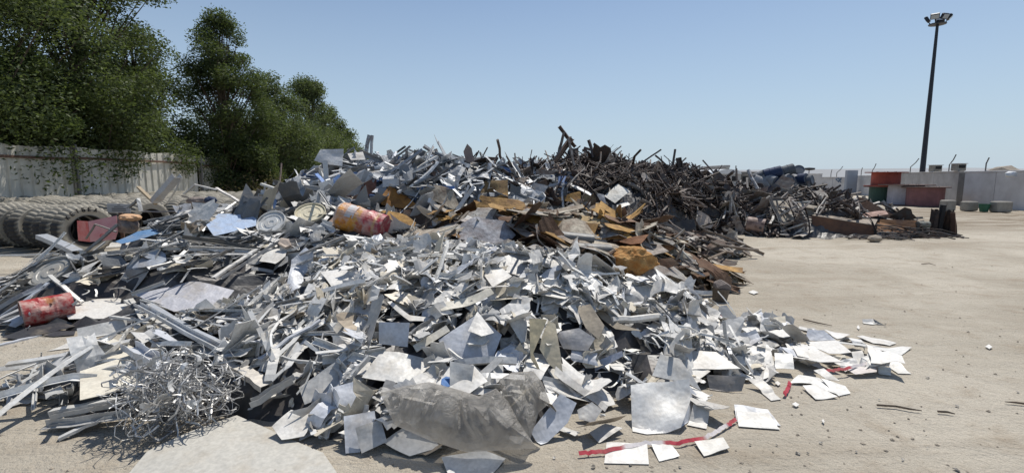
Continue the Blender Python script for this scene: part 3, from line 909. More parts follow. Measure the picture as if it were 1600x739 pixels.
# packed core of the heaps: small crushed scrap below the loose pieces, coloured dark to paint the shade in the gaps
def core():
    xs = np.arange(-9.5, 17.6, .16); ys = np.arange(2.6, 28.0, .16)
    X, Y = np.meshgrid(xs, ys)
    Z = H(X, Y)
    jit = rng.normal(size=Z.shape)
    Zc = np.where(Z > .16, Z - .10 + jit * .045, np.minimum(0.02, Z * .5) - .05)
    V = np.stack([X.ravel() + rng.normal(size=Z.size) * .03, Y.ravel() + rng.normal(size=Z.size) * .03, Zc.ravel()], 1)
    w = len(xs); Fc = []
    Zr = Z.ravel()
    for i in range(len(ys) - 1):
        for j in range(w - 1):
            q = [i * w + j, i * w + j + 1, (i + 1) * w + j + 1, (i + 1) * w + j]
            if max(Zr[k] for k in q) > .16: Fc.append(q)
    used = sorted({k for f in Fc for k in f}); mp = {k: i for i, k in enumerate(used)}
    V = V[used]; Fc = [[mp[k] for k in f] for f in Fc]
    tone = .03 + .07 * rng.random(len(V))  # dark tone stands in for shade between the pieces
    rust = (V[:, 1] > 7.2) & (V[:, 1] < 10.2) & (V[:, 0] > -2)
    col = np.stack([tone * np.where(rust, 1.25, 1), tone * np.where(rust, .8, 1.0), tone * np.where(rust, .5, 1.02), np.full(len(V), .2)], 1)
    o = mk('scrap_shade_core', V, Fc, M['heap'], loc=(0, 0, 0), col=col)
    tag(o, 'crushed scrap under all the loose pieces, coloured dark as their gap shade', 'scrap', None, 'stuff')
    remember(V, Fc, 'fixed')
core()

# ------------------------------------------------------------------ piece shapes
def sheet_geo(w, l, r_, form='flat', nu=5, nv=5, t=0.003, amt=1.0):
    S, T = np.meshgrid(np.linspace(-.5, .5, nu), np.linspace(-.5, .5, nv))
    X, Y = S * w, T * l
    # outline
    k = r_.random()
    if k < .35:
        X = X * (1 + (r_.random() - .5) * .9 * T)
        Y = Y * (1 + (r_.random() - .5) * .6 * S)
    elif k < .75:
        for sx, sy in ((-1, -1), (1, -1), (1, 1), (-1, 1)):
            if r_.random() < .55:
                wgt = np.clip(S * sx * 2, 0, 1) * np.clip(T * sy * 2, 0, 1)
                q = r_.random() * .55
                X = X - sx * wgt * w * q * r_.random(); Y = Y - sy * wgt * l * q * r_.random()
    edge = (np.abs(S) > .49) | (np.abs(T) > .49)
    X = X + edge * r_.normal(size=X.shape) * w * .05; Y = Y + edge * r_.normal(size=X.shape) * l * .05
    Z = np.zeros_like(X) + (S * T * 4) * r_.normal() * .06 * min(w, l) * amt
    if form in ('fold', 'fold2'):
        for rep in range(2 if form == 'fold2' else 1):
            q = r_.random() * 2 * math.pi
            nx, ny = math.cos(q), math.sin(q)
            off = r_.uniform(-.12, .25) * min(w, l)
            d = X * nx + Y * ny - off
            a = r_.uniform(.35, 1.9) * (1 if r_.random() < .6 else -1) * amt
            m = d > 0
            X = np.where(m, X - nx * d * (1 - math.cos(a)), X); Y = np.where(m, Y - ny * d * (1 - math.cos(a)), Y)
            Z = np.where(m, Z * math.cos(a) + d * math.sin(a), Z)
    elif form == 'curl':
        Rr = l * r_.uniform(.28, .9) / amt
        sg = 1 if r_.random() < .55 else -1
        Z = Z + sg * Rr * (1 - np.cos(Y / Rr)); Y = Rr * np.sin(Y / Rr)
    elif form == 'crumple':
        g = r_.normal(size=(4, 4)) * min(w, l) * .17 * amt
        iu = (S + .5) * 2.999; iv = (T + .5) * 2.999
        Z = Z + g[np.floor(iv).astype(int), np.floor(iu).astype(int)] * .7 + r_.normal(size=X.shape) * min(w, l) * .05
    else:
        Z = Z + r_.normal() * .10 * min(w, l) * (S ** 2) * 4 * amt
    P = np.stack([X, Y, Z], -1)
    du = np.gradient(P, axis=1); dv = np.gradient(P, axis=0)
    n = np.cross(du, dv); n /= np.linalg.norm(n, axis=-1, keepdims=True) + 1e-9
    top = (P + n * t / 2).reshape(-1, 3); bot = (P - n * t / 2).reshape(-1, 3)
    V = np.concatenate([top, bot]); m = nu * nv
    V = V - V[:m].mean(0)
    Fc = []
    for i in range(nv - 1):
        for j in range(nu - 1):
            a = i * nu + j
            Fc.append([a, a + 1, a + nu + 1, a + nu]); Fc.append([m + a + nu, m + a + nu + 1, m + a + 1, m + a])
    ring = [j for j in range(nu)] + [i * nu + nu - 1 for i in range(1, nv)] + [(nv - 1) * nu + j for j in range(nu - 2, -1, -1)] + [i * nu for i in range(nv - 2, 0, -1)]
    for i in range(len(ring)):
        a, b = ring[i], ring[(i + 1) % len(ring)]
        Fc.append([b, a, m + a, m + b])
    return V, Fc

def strip_geo(L, w, kind, r_, bend=.1, seg=6, t=.002):
    q = np.linspace(-.5, .5, seg + 1)
    x = q * L
    a, b = r_.normal() * bend, r_.normal() * bend
    y = a * L * (q ** 2 - .08); z = b * L * (q ** 2 - .08)
    if r_.random() < .3:
        k = r_.uniform(-.3, .3); kk = np.clip(q - k, 0, None)
        z = z + kk * L * r_.uniform(-.7, .7)
    y = y + r_.normal(size=seg + 1) * L * bend * .05
    return sweep(np.stack([x, y, z], 1), profile(kind, w, t), 1.0, True)

def frame_from(n, yaw):
    n = n / np.linalg.norm(n)
    x = np.array([math.cos(yaw), math.sin(yaw), 0]); x = x - n * np.dot(x, n)
    if np.linalg.norm(x) < 1e-3: x = np.array([0, 0, 1.0]) - n * n[2]
    x /= np.linalg.norm(x); y = np.cross(n, x)
    return np.stack([x, y, n], 1)

PIECES = []     # dict(kind, V, F, col, info)
def piece(kind, V, Fc, col, info):
    info['c'] = V.mean(0)
    PIECES.append(dict(kind=kind, V=V, F=Fc, col=col, info=info))

# ------------------------------------------------------------------ pieces one can name, traced one by one
C_CAM = np.array([0, 0, CAM_Z])
HERO_SEGS = []
HERO_OBJ = {}
HERO_POLYS = []   # (polygon in photo pixels, depth): loose scrap is not thrown over these
def in_poly(p, poly):
    x, y = p; c = False; j = len(poly) - 1
    for i in range(len(poly)):
        (xi, yi), (xj, yj) = poly[i], poly[j]
        if (yi > y) != (yj > y) and x < (xj - xi) * (y - yi) / (yj - yi) + xi: c = not c
        j = i
    return c

SILVER, WHITE, GREY, BLUEG, CREAM = (.61, .60, .57, .12), (.66, .64, .60, .02), (.46, .455, .44, .2), (.58, .60, .64, .15), (.70, .65, .54, .0)  # BLUEG paints the bluish shade of sheets turned from the sun
def thicken(P, faces, bnd, t):
    """P (k,3) mid surface, faces, boundary loop -> closed thin solid"""
    nrm = np.zeros_like(P)
    for f in faces:
        a, b, c = P[f[0]], P[f[1]], P[f[2]]
        n = np.cross(b - a, c - a)
        for i in f: nrm[i] += n
    nrm /= np.linalg.norm(nrm, axis=1)[:, None] + 1e-12
    k = len(P)
    V = np.concatenate([P + nrm * t / 2, P - nrm * t / 2])
    Fc = [list(f) for f in faces] + [[k + i for i in reversed(f)] for f in faces]
    for a, b in bnd: Fc.append([b, a, k + a, k + b])
    return V, Fc

def polymesh(P3, cuts, disp):
    """fill a planar 3D polygon, subdivide, displace along its normal by disp(points) -> verts, tris, boundary edges"""
    bm = bmesh.new()
    vs = [bm.verts.new(p) for p in P3]
    f = bm.faces.new(vs)
    f.normal_update(); nrm = np.array(f.normal)
    if np.dot(nrm, C_CAM - np.mean(np.array(P3), 0)) < 0: f.normal_flip(); nrm = -nrm
    bmesh.ops.triangulate(bm, faces=[f])
    for _ in range(cuts):
        bmesh.ops.subdivide_edges(bm, edges=bm.edges[:], cuts=1, use_grid_fill=True)
        bmesh.ops.triangulate(bm, faces=bm.faces[:])
    bm.verts.index_update(); bm.normal_update()
    P = np.array([v.co[:] for v in bm.verts])
    Fc = [[v.index for v in q.verts] for q in bm.faces]
    B = []
    for e in bm.edges:
        if e.is_boundary:
            l = e.link_loops[0]
            B.append((l.vert.index, l.link_loop_next.vert.index))
    bm.free()
    P = P + nrm[None, :] * disp(P)[:, None]
    return P, Fc, B

def hero(name, poly, tilt, col, label, cat='scrap sheet', az=0.0, lift=.07, warp=.05, curl=0.0, cdir=0.0, mat='sheet', t=.004, depth=None, group='loose sheets of the near heap', keep=True, cuts=3, fold=None, sharp=1.0):
    poly = [tuple(map(float, p)) for p in poly]
    cu = np.mean([p[0] for p in poly]); cv = np.mean([p[1] for p in poly])
    P0 = at(cu, cv, depth) if depth else hit(cu, cv)
    C0 = np.array([0, 0, CAM_Z]); D = P0 - C0
    P0 = C0 + D * (1 - (lift if not depth else 0) / np.linalg.norm(D))
    if P0[2] < .02: P0[2] = .02
    view_az = math.atan2(P0[0], P0[1])
    A = R(az) - view_az * 0.6
    n = np.array([math.sin(R(tilt)) * math.sin(A), -math.sin(R(tilt)) * math.cos(A), math.cos(R(tilt))])
    P3 = []
    for (u, v) in poly:
        d = ray(u, v)
        s = np.dot(P0 - C0, n) / np.dot(d, n)
        P3.append(C0 + d * s)
    P3 = np.array(P3)
    # rest on the ground rather than below it
    size = np.linalg.norm(P3.max(0) - P3.min(0))
    o_ = rng.random(3) * 50
    ax = frame_from(n, R(cdir))
    cen = P3.mean(0)
    def disp(P):
        d = np.array([noise.noise(Vector(((p - cen) / size * 2.2 * sharp + o_).tolist())) for p in P]) * warp * size
        if curl:
            s = (P - cen) @ ax[:, 0] / size * 2
            d = d + curl * size * s * s
        if fold:
            s = (P - cen) @ ax[:, 0] / size
            d = d + np.abs(s - fold[0]) * fold[1] * size
        return d
    P, Fc, B = polymesh(P3.tolist(), cuts, disp)
    P[:, 2] = np.maximum(P[:, 2], .006 + .004 * rng.random())
    V, Fc = thicken(P, Fc, B, t)
    o = mk(name, V, Fc, M[mat], col=col)
    tag(o, label, cat, group); HERO_OBJ[label] = o
    remember(V, Fc, 'F:' + label)
    if keep: HERO_POLYS.append((poly, np.linalg.norm(P0 - C0)))
    return o

def bar(name, pts, w, kind, col, label, cat='metal strip', lift=.05, depth=None, mat='sheet', group='strips and channels of the near heap', t=.002, up=None, seg=3, sag=0.0):
    """a strip or section through photo points lying on (or raised above) the heap; a point may carry its own depth"""
    P = []
    for p in pts:
        if len(p) == 3: q = at(*p)
        elif depth: q = at(p[0], p[1], depth)
        else:
            q = hit(p[0], p[1]); D = q - np.array([0, 0, CAM_Z]); q = q - D / np.linalg.norm(D) * lift
        P.append(q)
    P = np.array(P)
    if seg > 1:
        Q = []
        for i in range(len(P) - 1):
            for k in range(seg): Q.append(P[i] + (P[i + 1] - P[i]) * k / seg)
        Q.append(P[-1]); P = np.array(Q)
    P = P + rng.normal(size=P.shape) * .004
    P[:, 2] = np.maximum(P[:, 2], w * .3)
    V, Fc = sweep(P, profile(kind, w, t), 1.0, True, None, up)
    o = mk(name, V, Fc, M[mat], col=col)
    tag(o, label, cat, group); HERO_OBJ[label] = o
    remember(V, Fc, 'F:' + label)
    HERO_SEGS.append((proj(P), np.linalg.norm(P - C_CAM, axis=1).mean(), max(2.0, w * .5 * F_PX / max(1, P[:, 1].mean()))))
    return o
# ---- near heap, front
hero('folded_sheet', [(685, 531), (746, 490), (784, 524), (768, 566), (702, 561)], 52, BLUEG, 'large bluish square sheet with a raised folded corner, above the film bag', warp=.05, cuts=3)
hero('sheet_flap', [(731, 517), (746, 487), (772, 519), (752, 525)], 30, WHITE, 'small white triangular flap on top of the bluish square sheet', lift=.17, cuts=2)
hero('crushed_can', [(729, 535), (735, 528), (757, 525), (764, 532), (758, 537), (733, 541)], 40, SILVER, 'little crushed silver piece lying on the bluish square sheet', lift=.12, warp=.2, t=.02, cuts=2)
hero('square_plate', [(592, 503), (640, 504), (637, 542), (592, 537)], 74, BLUEG, 'upright lavender square plate in a dark hollow left of the bluish folded sheet', warp=.02)
hero('flat_plate', [(565, 588), (597, 549), (624, 551), (678, 561), (665, 592), (636, 601)], 22, SILVER, 'wide pale flat plate lying over the left end of the film bag', warp=.03, lift=.12)
hero('flat_plate', [(629, 600), (640, 593), (662, 597), (653, 607)], 24, WHITE, 'small white plate poking out under the wide pale flat plate', lift=.12)
o = hero('printed_plate', [(678, 604), (702, 574), (739, 571), (762, 595), (719, 624)], 26, WHITE, 'white bent plate with a blue printed patch on top of the film bag', lift=.17)
hero('bent_plate', [(703, 564), (741, 571), (736, 606), (703, 605)], 58, SILVER, 'bright upright bent plate standing on the blue printed one', lift=.20, curl=.08)
P_ = hit(696, 594)
hero('blue_print', [(689, 600), (690, 592), (697, 588), (703, 589), (703, 603), (697, 605)], 26, (.05, .17, .42, .0), 'small bright blue printed scrap beside the upright bent plate', lift=.185, warp=0, cuts=1, t=.003)
hero('stained_plate', [(827, 497), (855, 499), (833, 552), (850, 592), (829, 560)], 60, (.62, .52, .33, .0), 'tall tan stained plate, the left one of a leaning pair', lift=.12, warp=.02)
hero('stained_plate', [(857, 500), (868, 506), (876, 555), (880, 588), (857, 568), (843, 545), (847, 525)], 58, (.66, .58, .42, .0), 'tall tan stained plate, the right one of a leaning pair', lift=.14, warp=.02)
hero('pointed_plate', [(793, 500), (815, 492), (824, 511), (822, 533), (815, 536)], 48, SILVER, 'pointed pale plate left of the stained pair', lift=.1, warp=.04)
hero('beige_bar_plate', [(645, 540), (697, 508), (703, 517), (651, 550)], 48, (.66, .62, .53, .0), 'beige narrow plate leaning against the bluish folded sheet', lift=.12, warp=.01)
hero('leaning_plate', [(829, 674), (875, 615), (901, 629), (887, 660), (845, 701)], 52, BLUEG, 'lavender plate leaning just right of the film bag', lift=.08, warp=.03)
hero('small_plate', [(857, 630), (862, 624), (872, 629), (868, 640)], 45, WHITE, 'tiny white square stuck on the leaning lavender plate', lift=.11, warp=.0, cuts=1)
hero('blue_grey_plate', [(517, 605), (555, 595), (586, 620), (530, 643)], 50, BLUEG, 'blue grey plate left of the film bag, upper of three', lift=.08)
hero('blue_grey_plate', [(537, 650), (585, 641), (588, 662), (562, 706), (540, 708)], 52, BLUEG, 'blue grey plate with two square corners, lower left of the film bag', lift=.07)
hero('grey_plate', [(555, 668), (595, 655), (605, 690), (565, 708)], 50, GREY, 'mid grey plate overlapping the lower blue grey plate', lift=.10)
hero('white_plate', [(425, 666), (455, 641), (496, 650), (475, 681), (440, 686)], 22, WHITE, 'white plate in front of the dark hollow right of the tangle', lift=.08)
hero('grey_plate', [(467, 605), (531, 560), (527, 612), (476, 632)], 45, GREY, 'big dull grey plate between channels and blue grey plates', lift=.08)
hero('grey_plate', [(598, 690), (630, 668), (670, 680), (690, 700), (640, 712)], 18, WHITE, 'white plate flat on the ground below the film bag', lift=.03)
hero('grey_plate', [(690, 716), (745, 704), (790, 716), (770, 740), (700, 742)], 8, SILVER, 'silver plate on the ground at the bottom middle of the photo', lift=.02)
hero('curved_sheet', [(1017, 589), (1031, 554), (1062, 560), (1083, 592), (1094, 611), (1072, 598)], 50, SILVER, 'upper curved part of a big white sheet, bent backwards', lift=.13, curl=.08, az=15)
hero('big_curved_sheet', [(985, 604), (1017, 597), (1076, 595), (1078, 628), (1063, 670), (1010, 689), (988, 682)], 42, (.74, .73, .70, .1), 'biggest white curved sheet at the front right of the heap', lift=.16, warp=.07, curl=.07, cdir=0, cuts=4)
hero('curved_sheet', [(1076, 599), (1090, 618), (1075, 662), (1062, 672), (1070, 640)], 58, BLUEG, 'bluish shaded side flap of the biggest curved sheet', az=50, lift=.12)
hero('ribbed_sheet', [(1084, 627), (1109, 636), (1103, 685), (1073, 675)], 44, WHITE, 'white ribbed sheet leaning right of the biggest curved sheet', lift=.07)
hero('grey_plate', [(921, 675), (946, 662), (973, 669), (936, 692)], 24, GREY, 'plain grey plate on the ground left of the biggest curved sheet', lift=.05)
hero('grey_plate', [(902, 640), (925, 628), (941, 640), (928, 660), (905, 655)], 40, GREY, 'small tilted grey plate behind the plain grey one', lift=.06)
hero('white_plate', [(948, 691), (1011, 690), (1014, 725), (944, 724)], 6, WHITE, 'white plate lying flat under the striped tape end', lift=.02)
hero('silver_plate', [(1016, 690), (1050, 696), (1062, 712), (1030, 722)], 8, SILVER, 'thin silver offcut on the ground beside the flat white plate', lift=.02)
hero('shade_flap', [(1104, 585), (1166, 588), (1159, 611), (1110, 613)], 62, (.30, .28, .26, .1), 'dark shaded curled flap above the bundle of plates', lift=.06, curl=-.06, cdir=90)  # the flap's shade is put into its dark colour
hero('white_plate', [(1066, 549), (1119, 550), (1157, 576), (1075, 577)], 16, WHITE, 'broad white plate lying above the dark curled flap', lift=.08)
hero('crumpled_sheet', [(966, 462), (990, 447), (1017, 441), (1061, 447), (1057, 465), (1022, 459), (992, 476)], 30, WHITE, 'bright crumpled white sheet at the right crest of the heap', lift=.08, warp=.14, sharp=1.8)
hero('crumpled_sheet', [(1083, 485), (1102, 474), (1126, 489), (1113, 518), (1100, 503)], 34, WHITE, 'crumpled white sheet standing at the right end below the crest', lift=.06, warp=.14, sharp=1.6)
hero('tan_sheet', [(899, 478), (922, 474), (945, 510), (936, 531), (915, 512)], 40, (.36, .31, .24, .05), 'dull tan folded sheet right of the stained pair', lift=.10, az=-25)
hero('tan_sheet', [(918, 475), (935, 482), (968, 504), (1003, 516), (962, 512), (940, 498)], 34, (.30, .25, .18, .05), 'long brownish sheet running right from the dull tan folded one', lift=.11)
hero('grey_plate', [(868, 520), (905, 512), (930, 528), (918, 548), (880, 545)], 50, (.30, .30, .31, .2), 'shaded grey plate tucked right of the stained pair', lift=.05)  # plate's shade painted in as a darker grey
hero('channel_plate', [(927, 566), (972, 548), (974, 556), (930, 580)], 60, (.42, .44, .5, .3), 'shaded channel shaped plate in the hollow left of the biggest curved sheet', lift=.08)  # shade of the hollow put into the bluish grey
hero('curled_sheet', [(683, 478), (725, 465), (766, 452), (772, 462), (726, 478), (690, 488)], 40, CREAM, 'cream curled sheet with a brown edge across the middle of the heap', lift=.10, curl=.06)
hero('curled_strip', [(605, 474), (612, 472), (640, 492), (690, 500), (692, 505), (640, 502)], 30, WHITE, 'shiny white curled strip above the lavender square plate', lift=.10, curl=.05)
hero('tan_plate', [(520, 512), (552, 466), (554, 485), (527, 522)], 48, (.60, .56, .49, .05), 'tan plate leaning left of the lavender square plate', lift=.10)
hero('grey_plate', [(562, 506), (578, 484), (583, 488), (569, 513)], 44, (.6, .58, .54, .1), 'small tan grey tile below the leaning tan plate', lift=.09)
hero('fan_plate', [(855, 421), (880, 413), (872, 440), (842, 432)], 40, BLUEG, 'lavender plate of the fan shaped group near the crest', lift=.07)
hero('smooth_sheet', [(775, 405), (800, 397), (840, 400), (810, 432), (785, 428)], 30, GREY, 'smooth grey sheet with one shaded half near the heap crest', lift=.09, warp=.06)
hero('white_sheet', [(755, 428), (760, 412), (785, 417), (800, 430), (770, 450)], 20, WHITE, 'glaring white sheet beside the smooth grey one', lift=.09)
hero('lavender_sheet', [(455, 405), (478, 388), (491, 400), (483, 440), (470, 470), (448, 452)], 42, BLUEG, 'shiny lavender film covered sheet below the round drum lids', lift=.08, warp=.12, sharp=1.6)
hero('white_sheet', [(500, 425), (540, 418), (560, 438), (520, 452)], 18, WHITE, 'white sheet stack beside the shiny lavender sheet', lift=.08)
# ---- near heap, left
hero('cream_sheet', [(94, 479), (138, 471), (170, 455), (203, 468), (199, 483), (161, 498), (108, 501)], 12, WHITE, 'long cream white sheet lying right of the red drum', lift=.10, warp=.04)
hero('bright_sheet', [(120, 513), (197, 497), (199, 508), (161, 529), (125, 549)], 52, SILVER, 'pale sheet with a crease tilted below the long cream one', lift=.08, warp=.02)
hero('cream_sheet', [(127, 551), (177, 527), (240, 560), (130, 566)], 8, CREAM, 'cream sheet flat on the ground under the tilted pale one', lift=.03)
hero('cream_sheet', [(125, 580), (204, 555), (236, 590), (180, 612), (125, 626)], 8, CREAM, 'yellowish cream sheet on the ground left of the tangle', lift=.05, warp=.02)
hero('grey_sheet', [(209, 459), (301, 438), (366, 453), (350, 473), (272, 487)], 24, (.50, .50, .53, .3), 'wide dull lavender sheet behind the long channels', lift=.08, warp=.03)  # dull lavender tint paints this sheet's shade
hero('grey_sheet', [(267, 460), (326, 467), (318, 482), (292, 488), (272, 483)], 30, SILVER, 'smaller pale sheet resting on the wide dull lavender sheet', lift=.13)
hero('white_wedge', [(73, 552), (121, 527), (119, 546)], 30, WHITE, 'white wedge shaped scrap touching the ground left of the pale sheet', lift=.05, cuts=2)
hero('base_sheet', [(150, 800), (231, 707), (300, 676), (370, 649), (410, 664), (452, 684), (505, 708), (560, 800)], 5, (.50, .48, .43, .05), 'large dusty pale sheet spread on the ground below the tangle', lift=.03, warp=.02, cuts=4)
hero('white_chunk', [(80, 588), (92, 572), (100, 574), (96, 586)], 40, WHITE, 'white offcut end lying beside the bent channel', lift=.03, t=.02)
hero('blue_sheet', [(322, 351), (341, 334), (401, 335), (400, 353), (334, 369)], 24, (.42, .52, .68, .1), 'large pale blue sheet left of the drum lids', lift=.40, warp=.02)
hero('blue_strip', [(180, 376), (215, 362), (240, 358), (252, 362), (225, 372), (190, 382)], 20, (.12, .24, .42, .1), 'narrow blue sheet below the grey sack', lift=.5)
hero('white_long_sheet', [(125, 386), (160, 379), (245, 376), (250, 382), (200, 388), (150, 391)], 14, WHITE, 'long white sheet in front of the red box', lift=.12)
hero('grey_sheet', [(205, 418), (240, 384), (258, 396), (262, 412), (225, 418)], 40, (.36, .40, .46, .3), 'blue grey folded sheet in the middle of the left dark heap', lift=.08)
hero('grey_sheet', [(150, 400), (185, 396), (200, 412), (165, 420)], 45, (.20, .21, .22, .3), 'dark grey sheet below the long white sheet', lift=.08)
hero('white_box', [(405, 408), (422, 380), (452, 384), (446, 402), (430, 412)], 20, WHITE, 'white tray like sheet with a tan foam piece, below the drum lids', lift=.10)
hero('foam_piece', [(435, 381), (440, 374), (452, 376), (455, 384), (446, 388)], 40, (.62, .50, .40, .0), 'tan foam piece on the white tray below the drum lids', lift=.16, t=.05, warp=.15, cuts=2)
hero('grey_wedge', [(432, 330), (470, 356), (468, 372), (448, 374)], 45, SILVER, 'pale wedge sheet between the two drum lids', lift=.08)

# ---- right tail on the sand, piece by piece
G2 = 'sheets scattered on the sand'
T = [
 ([(1262, 515), (1287, 516), (1306, 531), (1258, 532)], 40, BLUEG, 'arched bluish sheet standing up in the sand tail'),
 ([(1258, 532), (1306, 532), (1331, 550), (1295, 553), (1270, 541)], 5, WHITE, 'flat white sheet in front of the arched bluish one'),
 ([(1227, 536), (1271, 540), (1316, 565), (1280, 565), (1239, 556)], 6, WHITE, 'large pointed white sheet on the sand, casting a dark edge'),
 ([(1287, 515), (1329, 524), (1308, 531)], 8, WHITE, 'thin white sheet behind the arched bluish one'),
 ([(1338, 526), (1347, 523), (1401, 535), (1390, 540), (1364, 536)], 6, WHITE, 'upper white sheet of the pair nearest the open sand'),
 ([(1344, 538), (1388, 543), (1408, 541), (1425, 541), (1408, 556), (1373, 546)], 5, SILVER, 'lower pale sheet of the pair nearest the open sand, right corner raised'),
 ([(1330, 550), (1347, 548), (1355, 568), (1336, 570)], 26, WHITE, 'small square white sheet tilted beside the red tape'),
 ([(1321, 575), (1369, 573), (1370, 581), (1336, 584)], 5, (.6, .55, .52, .05), 'flat pinkish grey sheet below the tilted square white one'),
 ([(1371, 571), (1392, 575), (1392, 588), (1373, 586)], 16, (.70, .74, .74, .1), 'small pale green grey square at the tape end'),
 ([(1388, 571), (1397, 556), (1424, 586), (1403, 587)], 14, SILVER, 'kite shaped sheet, rightmost piece on the sand'),
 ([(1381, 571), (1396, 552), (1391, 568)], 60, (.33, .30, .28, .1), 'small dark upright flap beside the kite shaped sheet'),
 ([(1234, 599), (1248, 586), (1280, 590), (1307, 618), (1266, 600)], 10, SILVER, 'curved strip like sheet of the front sand group'),
 ([(1254, 603), (1278, 603), (1309, 620), (1274, 625)], 6, WHITE, 'flat white triangular sheet under the curved strip like one'),
 ([(1271, 579), (1287, 575), (1313, 595), (1291, 592)], 24, WHITE, 'white crumpled flap behind the front sand group'),
 ([(1282, 592), (1321, 603), (1329, 614), (1310, 622), (1303, 612)], 14, SILVER, 'curling silver sheet ending the front sand group'),
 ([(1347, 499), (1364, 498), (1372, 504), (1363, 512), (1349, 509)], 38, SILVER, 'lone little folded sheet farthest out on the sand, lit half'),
 ([(1364, 498), (1384, 509), (1371, 512), (1368, 506)], 60, (.30, .29, .27, .2), 'shaded half of the lone little folded sheet, coloured dark'),  # unlit side of the fold, its shade put into a darker colour
 ([(1147, 632), (1200, 638), (1220, 667), (1151, 662)], 12, (.47, .48, .50, .2), 'top plate of the tied bundle at the front right'),
 ([(1150, 641), (1200, 646), (1219, 671), (1154, 667)], 7, SILVER, 'bottom plate of the tied bundle at the front right'),
 ([(1162, 536), (1204, 545), (1212, 572), (1185, 565)], 24, WHITE, 'bright white tall plate above the tied bundle'),
 ([(1210, 551), (1238, 552), (1241, 577), (1211, 576)], 30, SILVER, 'creased silver plate right of the bright white tall plate'),
 ([(1166, 590), (1192, 593), (1206, 606), (1220, 633), (1204, 641), (1188, 610)], 30, (.55, .53, .49, .1), 'long curved grey plate arching over toward the sand'),
 ([(1190, 520), (1232, 512), (1255, 522), (1225, 530)], 6, WHITE, 'white sheet at the back edge of the sand tail'),
 ([(1150, 505), (1195, 503), (1210, 512), (1165, 520)], 8, SILVER, 'silver sheet just below the crumpled standing sheet'),
 ([(1238, 541), (1262, 538), (1264, 560), (1246, 556)], 12, WHITE, 'small white sheet left of the large pointed one'),
 ([(1068, 574), (1088, 570), (1110, 580), (1092, 592)], 20, WHITE, 'white offcut right of the biggest curved sheet top'),
 ([(1085, 690), (1130, 682), (1140, 700), (1100, 712)], 4, (.62, .6, .55, .05), 'pale dusty plate on the ground below the striped tape'),
]
for k, (pl, tl, cl, lab) in enumerate(T):
    hero('sheet_on_sand', pl, tl, cl, lab, 'scrap sheet', lift=.05, warp=.05, curl=.03 if k % 3 == 0 else 0, group=G2, cuts=3)
for k, (u, v, w, a, lab) in enumerate([(1177, 456, 16, .05, 'small pale flake alone on the sand beyond the bucket'), (1243, 631, 12, .5, 'beige flake on the sand beside the front group'), (1286, 657, 5, .3, 'tiny white flake low on the open sand'),
        (1545, 541, 12, .1, 'pale flake far right on the open sand'), (1250, 590, 8, .2, 'small flake between the sand groups'), (1341, 511, 5, .2, 'tiny flake near the lone folded sheet'), (1215, 598, 10, .6, 'small flake right of the curved grey plate')]):
    hero('flake', [(u - w / 2, v), (u, v - 3), (u + w / 2, v + 1), (u + 1, v + 4)], 3, WHITE, lab, 'flake', lift=.015, cuts=1, group='loose flakes on the sand')

# ---- film bag (crumpled translucent plastic)
def film_bag(name, outline, label, bulge, lift, seed, tilt=50):
    poly = [tuple(p) for p in outline]
    cu = np.mean([p[0] for p in poly]); cv = np.mean([p[1] for p in poly])
    C0 = np.array([0, 0, CAM_Z]); P0 = hit(cu, cv); D = P0 - C0; P0 = C0 + D * (1 - lift / np.linalg.norm(D))
    n = np.array([0, -math.sin(R(tilt)), math.cos(R(tilt))])
    P3 = np.array([C0 + ray(u, v) * (np.dot(P0 - C0, n) / np.dot(ray(u, v), n)) for u, v in poly])
    size = np.linalg.norm(P3.max(0) - P3.min(0)); cen = P3.mean(0); so = seed * 7.3
    seg = [(P3[i], P3[(i + 1) % len(P3)]) for i in range(len(P3))]
    def edge_d(p):
        best = 9
        for a, b in seg:
            ab = b - a; q = np.clip(np.dot(p - a, ab) / np.dot(ab, ab), 0, 1)
            best = min(best, np.linalg.norm(p - a - ab * q))
        return best
    def disp(P):
        out = []
        for p in P:
            e_ = min(1.0, edge_d(p) / (size * .16))
            q = (p - cen) / size
            k1 = noise.noise(Vector((q[0] * 1.5 + so, q[2] * 2.0, 1.0)))
            fan = q[0] * 9 + q[2] * (5 if q[0] > 0 else -6) + k1 * 3
            rd = 1 - abs(noise.noise(Vector((fan, q[2] * 1.6 + so, 4.0)))) * 2.2
            rd2 = 1 - abs(noise.noise(Vector((fan * 2.3, q[2] * 4.5 + so, 9.0)))) * 2.2
            rd3 = noise.noise(Vector((q[0] * 22, q[2] * 16, so)))
            out.append(bulge * math.sqrt(e_ * (2 - e_)) * (1 + .35 * k1) + size * (.034 * rd + .017 * rd2 + .006 * rd3) * e_)
        return np.array(out)
    P, Fc, B = polymesh(P3.tolist(), 6, disp)
    P[:, 2] = np.maximum(P[:, 2], .01)
    o = mk(name, P, Fc, M['film'], smooth=True); V = P
    tag(o, label, 'plastic bag', 'plastic film in the near heap')
    remember(V, Fc, 'fixed'); HERO_POLYS.append((poly, np.linalg.norm(P0 - C0)))
film_bag('plastic_film_bag', [(594, 616), (630, 606), (672, 599), (720, 612), (749, 622), (776, 609), (795, 630), (810, 659), (838, 700), (785, 703), (729, 706), (672, 688), (617, 664)], 'big dusty clear plastic bag bulging at the front of the heap', .15, .12, 1, 40)
film_bag('plastic_film_bag', [(779, 596), (800, 584), (834, 582), (848, 600), (859, 629), (842, 644), (828, 688), (808, 668), (796, 645)], 'smaller knotted crumple of clear plastic beside the big bag', .09, .15, 2, 38)

